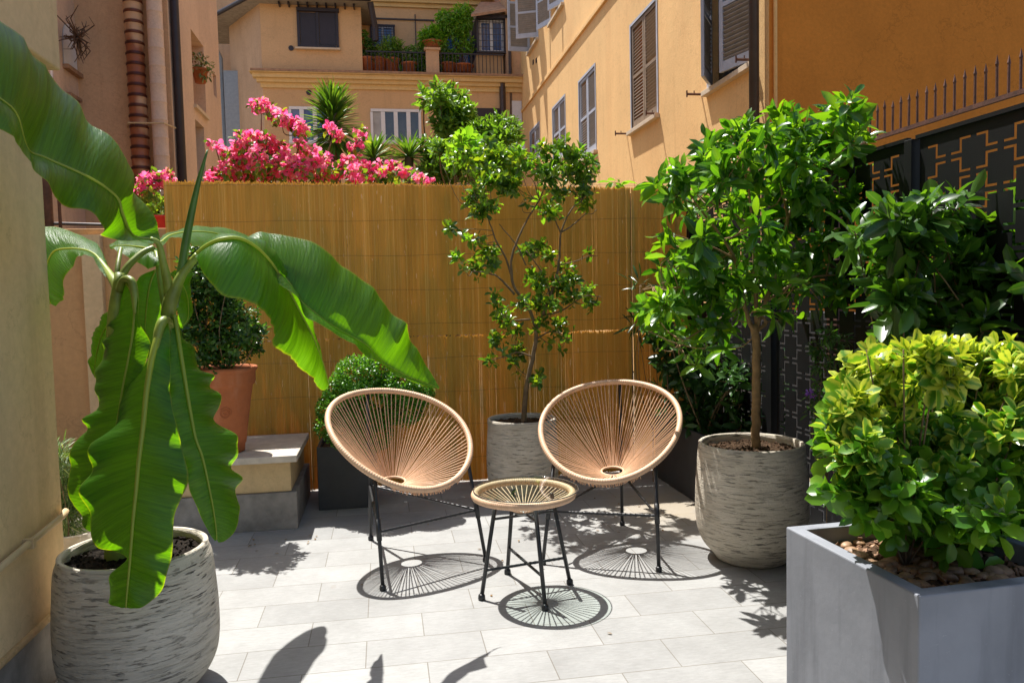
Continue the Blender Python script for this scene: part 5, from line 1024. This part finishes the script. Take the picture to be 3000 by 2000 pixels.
# D: leaf going to the back
lam('leaf', [(470, 712, 3.150), (500, 690, 3.320), (549, 680, 3.575), (602, 680, 3.745), (653, 690, 3.915), (720, 720, 4.085), (760, 780, 4.170)],
    [(468, 700, 3.235), (500, 682, 3.490), (549, 671, 3.830), (602, 671, 4.085), (660, 681, 4.255), (725, 705, 4.340), (762, 775, 4.255)],
    [(475, 722, 3.065), (510, 702, 3.150), (564, 716, 3.320), (600, 735, 3.490), (650, 760, 3.660), (710, 790, 3.915), (758, 790, 4.085)], root, n=50, nc=7, rip=.006, seed=4, ribr=.005)
lam('leaf', [(470, 745, 3.2), (430, 728, 3.25), (390, 722, 3.35), (350, 720, 3.45), (322, 724, 3.5)], [(475, 735, 3.3), (430, 712, 3.4), (390, 706, 3.5), (350, 708, 3.6), (320, 720, 3.55)], [(470, 775, 3.1), (430, 780, 3.15), (395, 765, 3.25), (350, 740, 3.35), (322, 728, 3.5)], root, n=40, nc=6, rip=.006, seed=14, ribr=.005)
# E: left drooping leaf behind the wall corner
lam('leaf', [(325, 812, 3.2), (300, 775, 3.28), (278, 748, 3.35), (248, 734, 3.4), (200, 729, 3.48), (158, 738, 3.52), (138, 780, 3.52), (134, 840, 3.5), (150, 890, 3.48)],
    [(327, 806, 3.25), (310, 762, 3.35), (285, 722, 3.48), (252, 700, 3.55), (205, 676, 3.62), (150, 664, 3.68), (100, 690, 3.65), (80, 800, 3.6), (140, 893, 3.5)],
    [(322, 818, 3.15), (292, 790, 3.2), (270, 762, 3.25), (248, 748, 3.3), (222, 752, 3.34), (214, 790, 3.36), (208, 820, 3.38), (190, 862, 3.4), (160, 897, 3.46)], root, n=60, nc=8, bulge=.1, rip=.010, seed=5, ribr=.007)
# F: long centre leaf hanging over the pot front
lam('leaf', [(486, 945, 2.93), (468, 975, 2.9), (448, 1044, 2.86), (432, 1140, 2.83), (422, 1240, 2.80), (408, 1353, 2.77), (400, 1440, 2.75), (392, 1520, 2.73), (383, 1640, 2.71), (375, 1720, 2.7), (370, 1778, 2.7)],
    [(480, 948, 2.95), (458, 985, 2.95), (432, 1050, 2.95), (398, 1120, 2.95), (382, 1150, 2.95), (366, 1235, 2.93), (290, 1300, 2.92), (276, 1395, 2.9), (272, 1490, 2.88), (300, 1590, 2.84), (345, 1612, 2.8), (374, 1645, 2.75), (340, 1672, 2.76), (306, 1712, 2.76), (310, 1758, 2.74), (355, 1780, 2.7)],
    [(494, 948, 2.92), (498, 990, 2.9), (500, 1060, 2.88), (497, 1140, 2.86), (505, 1215, 2.84), (530, 1300, 2.82), (550, 1400, 2.8), (530, 1460, 2.78), (510, 1515, 2.76), (507, 1600, 2.74), (498, 1650, 2.72), (470, 1735, 2.71), (420, 1775, 2.7), (385, 1782, 2.7)], root, n=110, nc=11, bulge=.13, rip=.010, seed=6, ribr=.012, lob=.015, wl_=.16)
# G: bright right hanging leaf
lam('leaf', [(508, 925, 3.02), (516, 960, 3.0), (526, 1023, 2.97), (543, 1127, 2.94), (558, 1215, 2.92), (572, 1284, 2.9), (592, 1340, 2.89), (612, 1430, 2.88), (628, 1516, 2.87), (635, 1580, 2.86)],
    [(506, 930, 3.0), (500, 980, 2.97), (498, 1060, 2.93), (500, 1160, 2.9), (508, 1290, 2.87), (530, 1350, 2.86), (558, 1440, 2.85), (590, 1515, 2.85), (612, 1562, 2.85), (630, 1584, 2.86)],
    [(515, 930, 3.05), (535, 985, 3.06), (580, 1020, 3.08), (594, 1072, 3.08), (630, 1118, 3.1), (642, 1165, 3.08), (640, 1230, 3.06), (672, 1275, 3.06), (686, 1340, 3.04), (700, 1400, 3.02), (698, 1480, 2.98), (680, 1552, 2.92), (655, 1584, 2.88), (640, 1588, 2.86)], root, n=90, nc=10, bulge=.12, rip=.012, seed=7, ribr=.009, lob=.020, wl_=.15)
# H: dark left hanging leaf, two lobes
lam('leaf', [(365, 822, 3.03), (385, 850, 2.98), (396, 900, 2.96), (390, 980, 2.95), (378, 1050, 2.94), (362, 1130, 2.94), (345, 1230, 2.94), (320, 1340, 2.93), (300, 1440, 2.93), (275, 1552, 2.94)],
    [(355, 830, 3.05), (345, 900, 3.05), (318, 960, 3.06), (292, 1020, 3.07), (270, 1090, 3.07), (285, 1145, 3.05), (278, 1200, 3.05), (258, 1262, 3.05), (232, 1330, 3.04), (215, 1400, 3.03), (222, 1470, 3.01), (245, 1535, 2.98), (265, 1556, 2.95)],
    [(372, 826, 3.0), (398, 865, 2.95), (410, 950, 2.93), (432, 1015, 2.92), (420, 1060, 2.91), (415, 1110, 2.91), (400, 1200, 2.9), (385, 1320, 2.9), (360, 1440, 2.9), (320, 1530, 2.91), (290, 1556, 2.93)], root, n=80, nc=9, bulge=.12, rip=.010, seed=8, ribr=.006, lob=.016, wl_=.13)
lam('leaf', [(338, 900, 3.15), (322, 940, 3.2), (300, 980, 3.22), (285, 1030, 3.24), (275, 1100, 3.25)], [(332, 895, 3.2), (305, 930, 3.25), (280, 975, 3.28), (262, 1015, 3.3), (270, 1080, 3.28)], [(345, 905, 3.12), (345, 960, 3.15), (335, 1020, 3.18), (310, 1080, 3.2), (285, 1110, 3.23)], root, n=40, nc=6, rip=.01, seed=9, ribr=.004)
# J: leaf hanging between the stems at the back
lam('leaf', [(455, 790, 3.2), (440, 830, 3.22), (430, 890, 3.24), (425, 960, 3.25), (430, 1050, 3.25)], [(448, 792, 3.2), (405, 815, 3.2), (388, 870, 3.22), (400, 950, 3.23), (420, 1045, 3.24)], [(462, 792, 3.22), (475, 850, 3.25), (468, 920, 3.28), (458, 990, 3.28), (440, 1050, 3.26)], root, n=40, nc=6, rip=.01, seed=10, ribr=.004)
lam('leaf', [(500, 800, 3.25), (530, 830, 3.3), (548, 870, 3.3), (550, 930, 3.3), (530, 960, 3.3)], [(505, 795, 3.3), (550, 800, 3.35), (562, 850, 3.35), (560, 920, 3.33), (535, 962, 3.3)], [(495, 805, 3.2), (505, 850, 3.22), (515, 890, 3.25), (520, 930, 3.28), (526, 958, 3.3)], root, n=40, nc=6, rip=.01, seed=12, ribr=.004)
def stalk(name, pts, r, mat='bananastem', flat=1): m = MB(); P = catmull([A(*p) for p in pts], 28); m.tube(P, np.interp(np.linspace(0, 1, 28), np.linspace(0, 1, len(r)), r), 12, flat=flat); return part(name, m, mat, root, smooth=True)
stalk('pseudostem', [(350, 1660, 3.1), (345, 1500, 3.1), (340, 1300, 3.1), (338, 1100, 3.08), (340, 950, 3.06), (345, 860, 3.05), (352, 800, 3.06)], [.055, .045, .038, .034, .033, .032, .018])
stalk('pseudostem', [(430, 1650, 3.12), (455, 1450, 3.12), (480, 1250, 3.1), (492, 1050, 3.06), (494, 930, 3.05), (503, 870, 3.05), (512, 835, 3.06)], [.055, .042, .034, .030, .030, .030, .018])
stalk('petiole', [(490, 925, 3.04), (500, 880, 3.03), (530, 810, 3.04), (556, 775, 3.05), (580, 746, 3.05)], [.024, .026, .019, .015, .013])
stalk('petiole', [(497, 890, 3.05), (492, 830, 3.03), (478, 770, 3.01), (465, 715, 3.0), (440, 700, 2.98)], [.02, .018, .015, .012, .009])
stalk('petiole', [(345, 830, 3.06), (375, 780, 3.08), (415, 742, 3.12), (450, 725, 3.15)], [.016, .013, .012, .010])
stalk('petiole', [(340, 840, 3.08), (345, 780, 3.12), (354, 728, 3.2)], [.011, .009, .008])
stalk('petiole', [(348, 850, 3.06), (335, 825, 3.12), (312, 790, 3.24), (290, 760, 3.32)], [.02, .017, .013, .009])
stalk('petiole', [(350, 850, 3.03), (362, 820, 3.0), (384, 822, 2.97), (394, 860, 2.96), (398, 920, 2.95)], [.014, .013, .014, .013, .008])
stalk('petiole', [(505, 980, 3.02), (495, 945, 2.97), (478, 940, 2.92), (466, 965, 2.9), (456, 1020, 2.88)], [.012, .014, .017, .016, .012])
stalk('petiole', [(483, 900, 3.08), (470, 830, 3.1), (462, 770, 3.15), (458, 740, 3.2)], [.012, .010, .009, .008])
stalk('rolled_leaf', [(512, 900, 3.05), (530, 800, 3.05), (548, 690, 3.04), (575, 560, 3.02), (596, 480, 3.0), (608, 440, 3.0)], [.012, .0155, .0155, .013, .009, .003], 'spear')
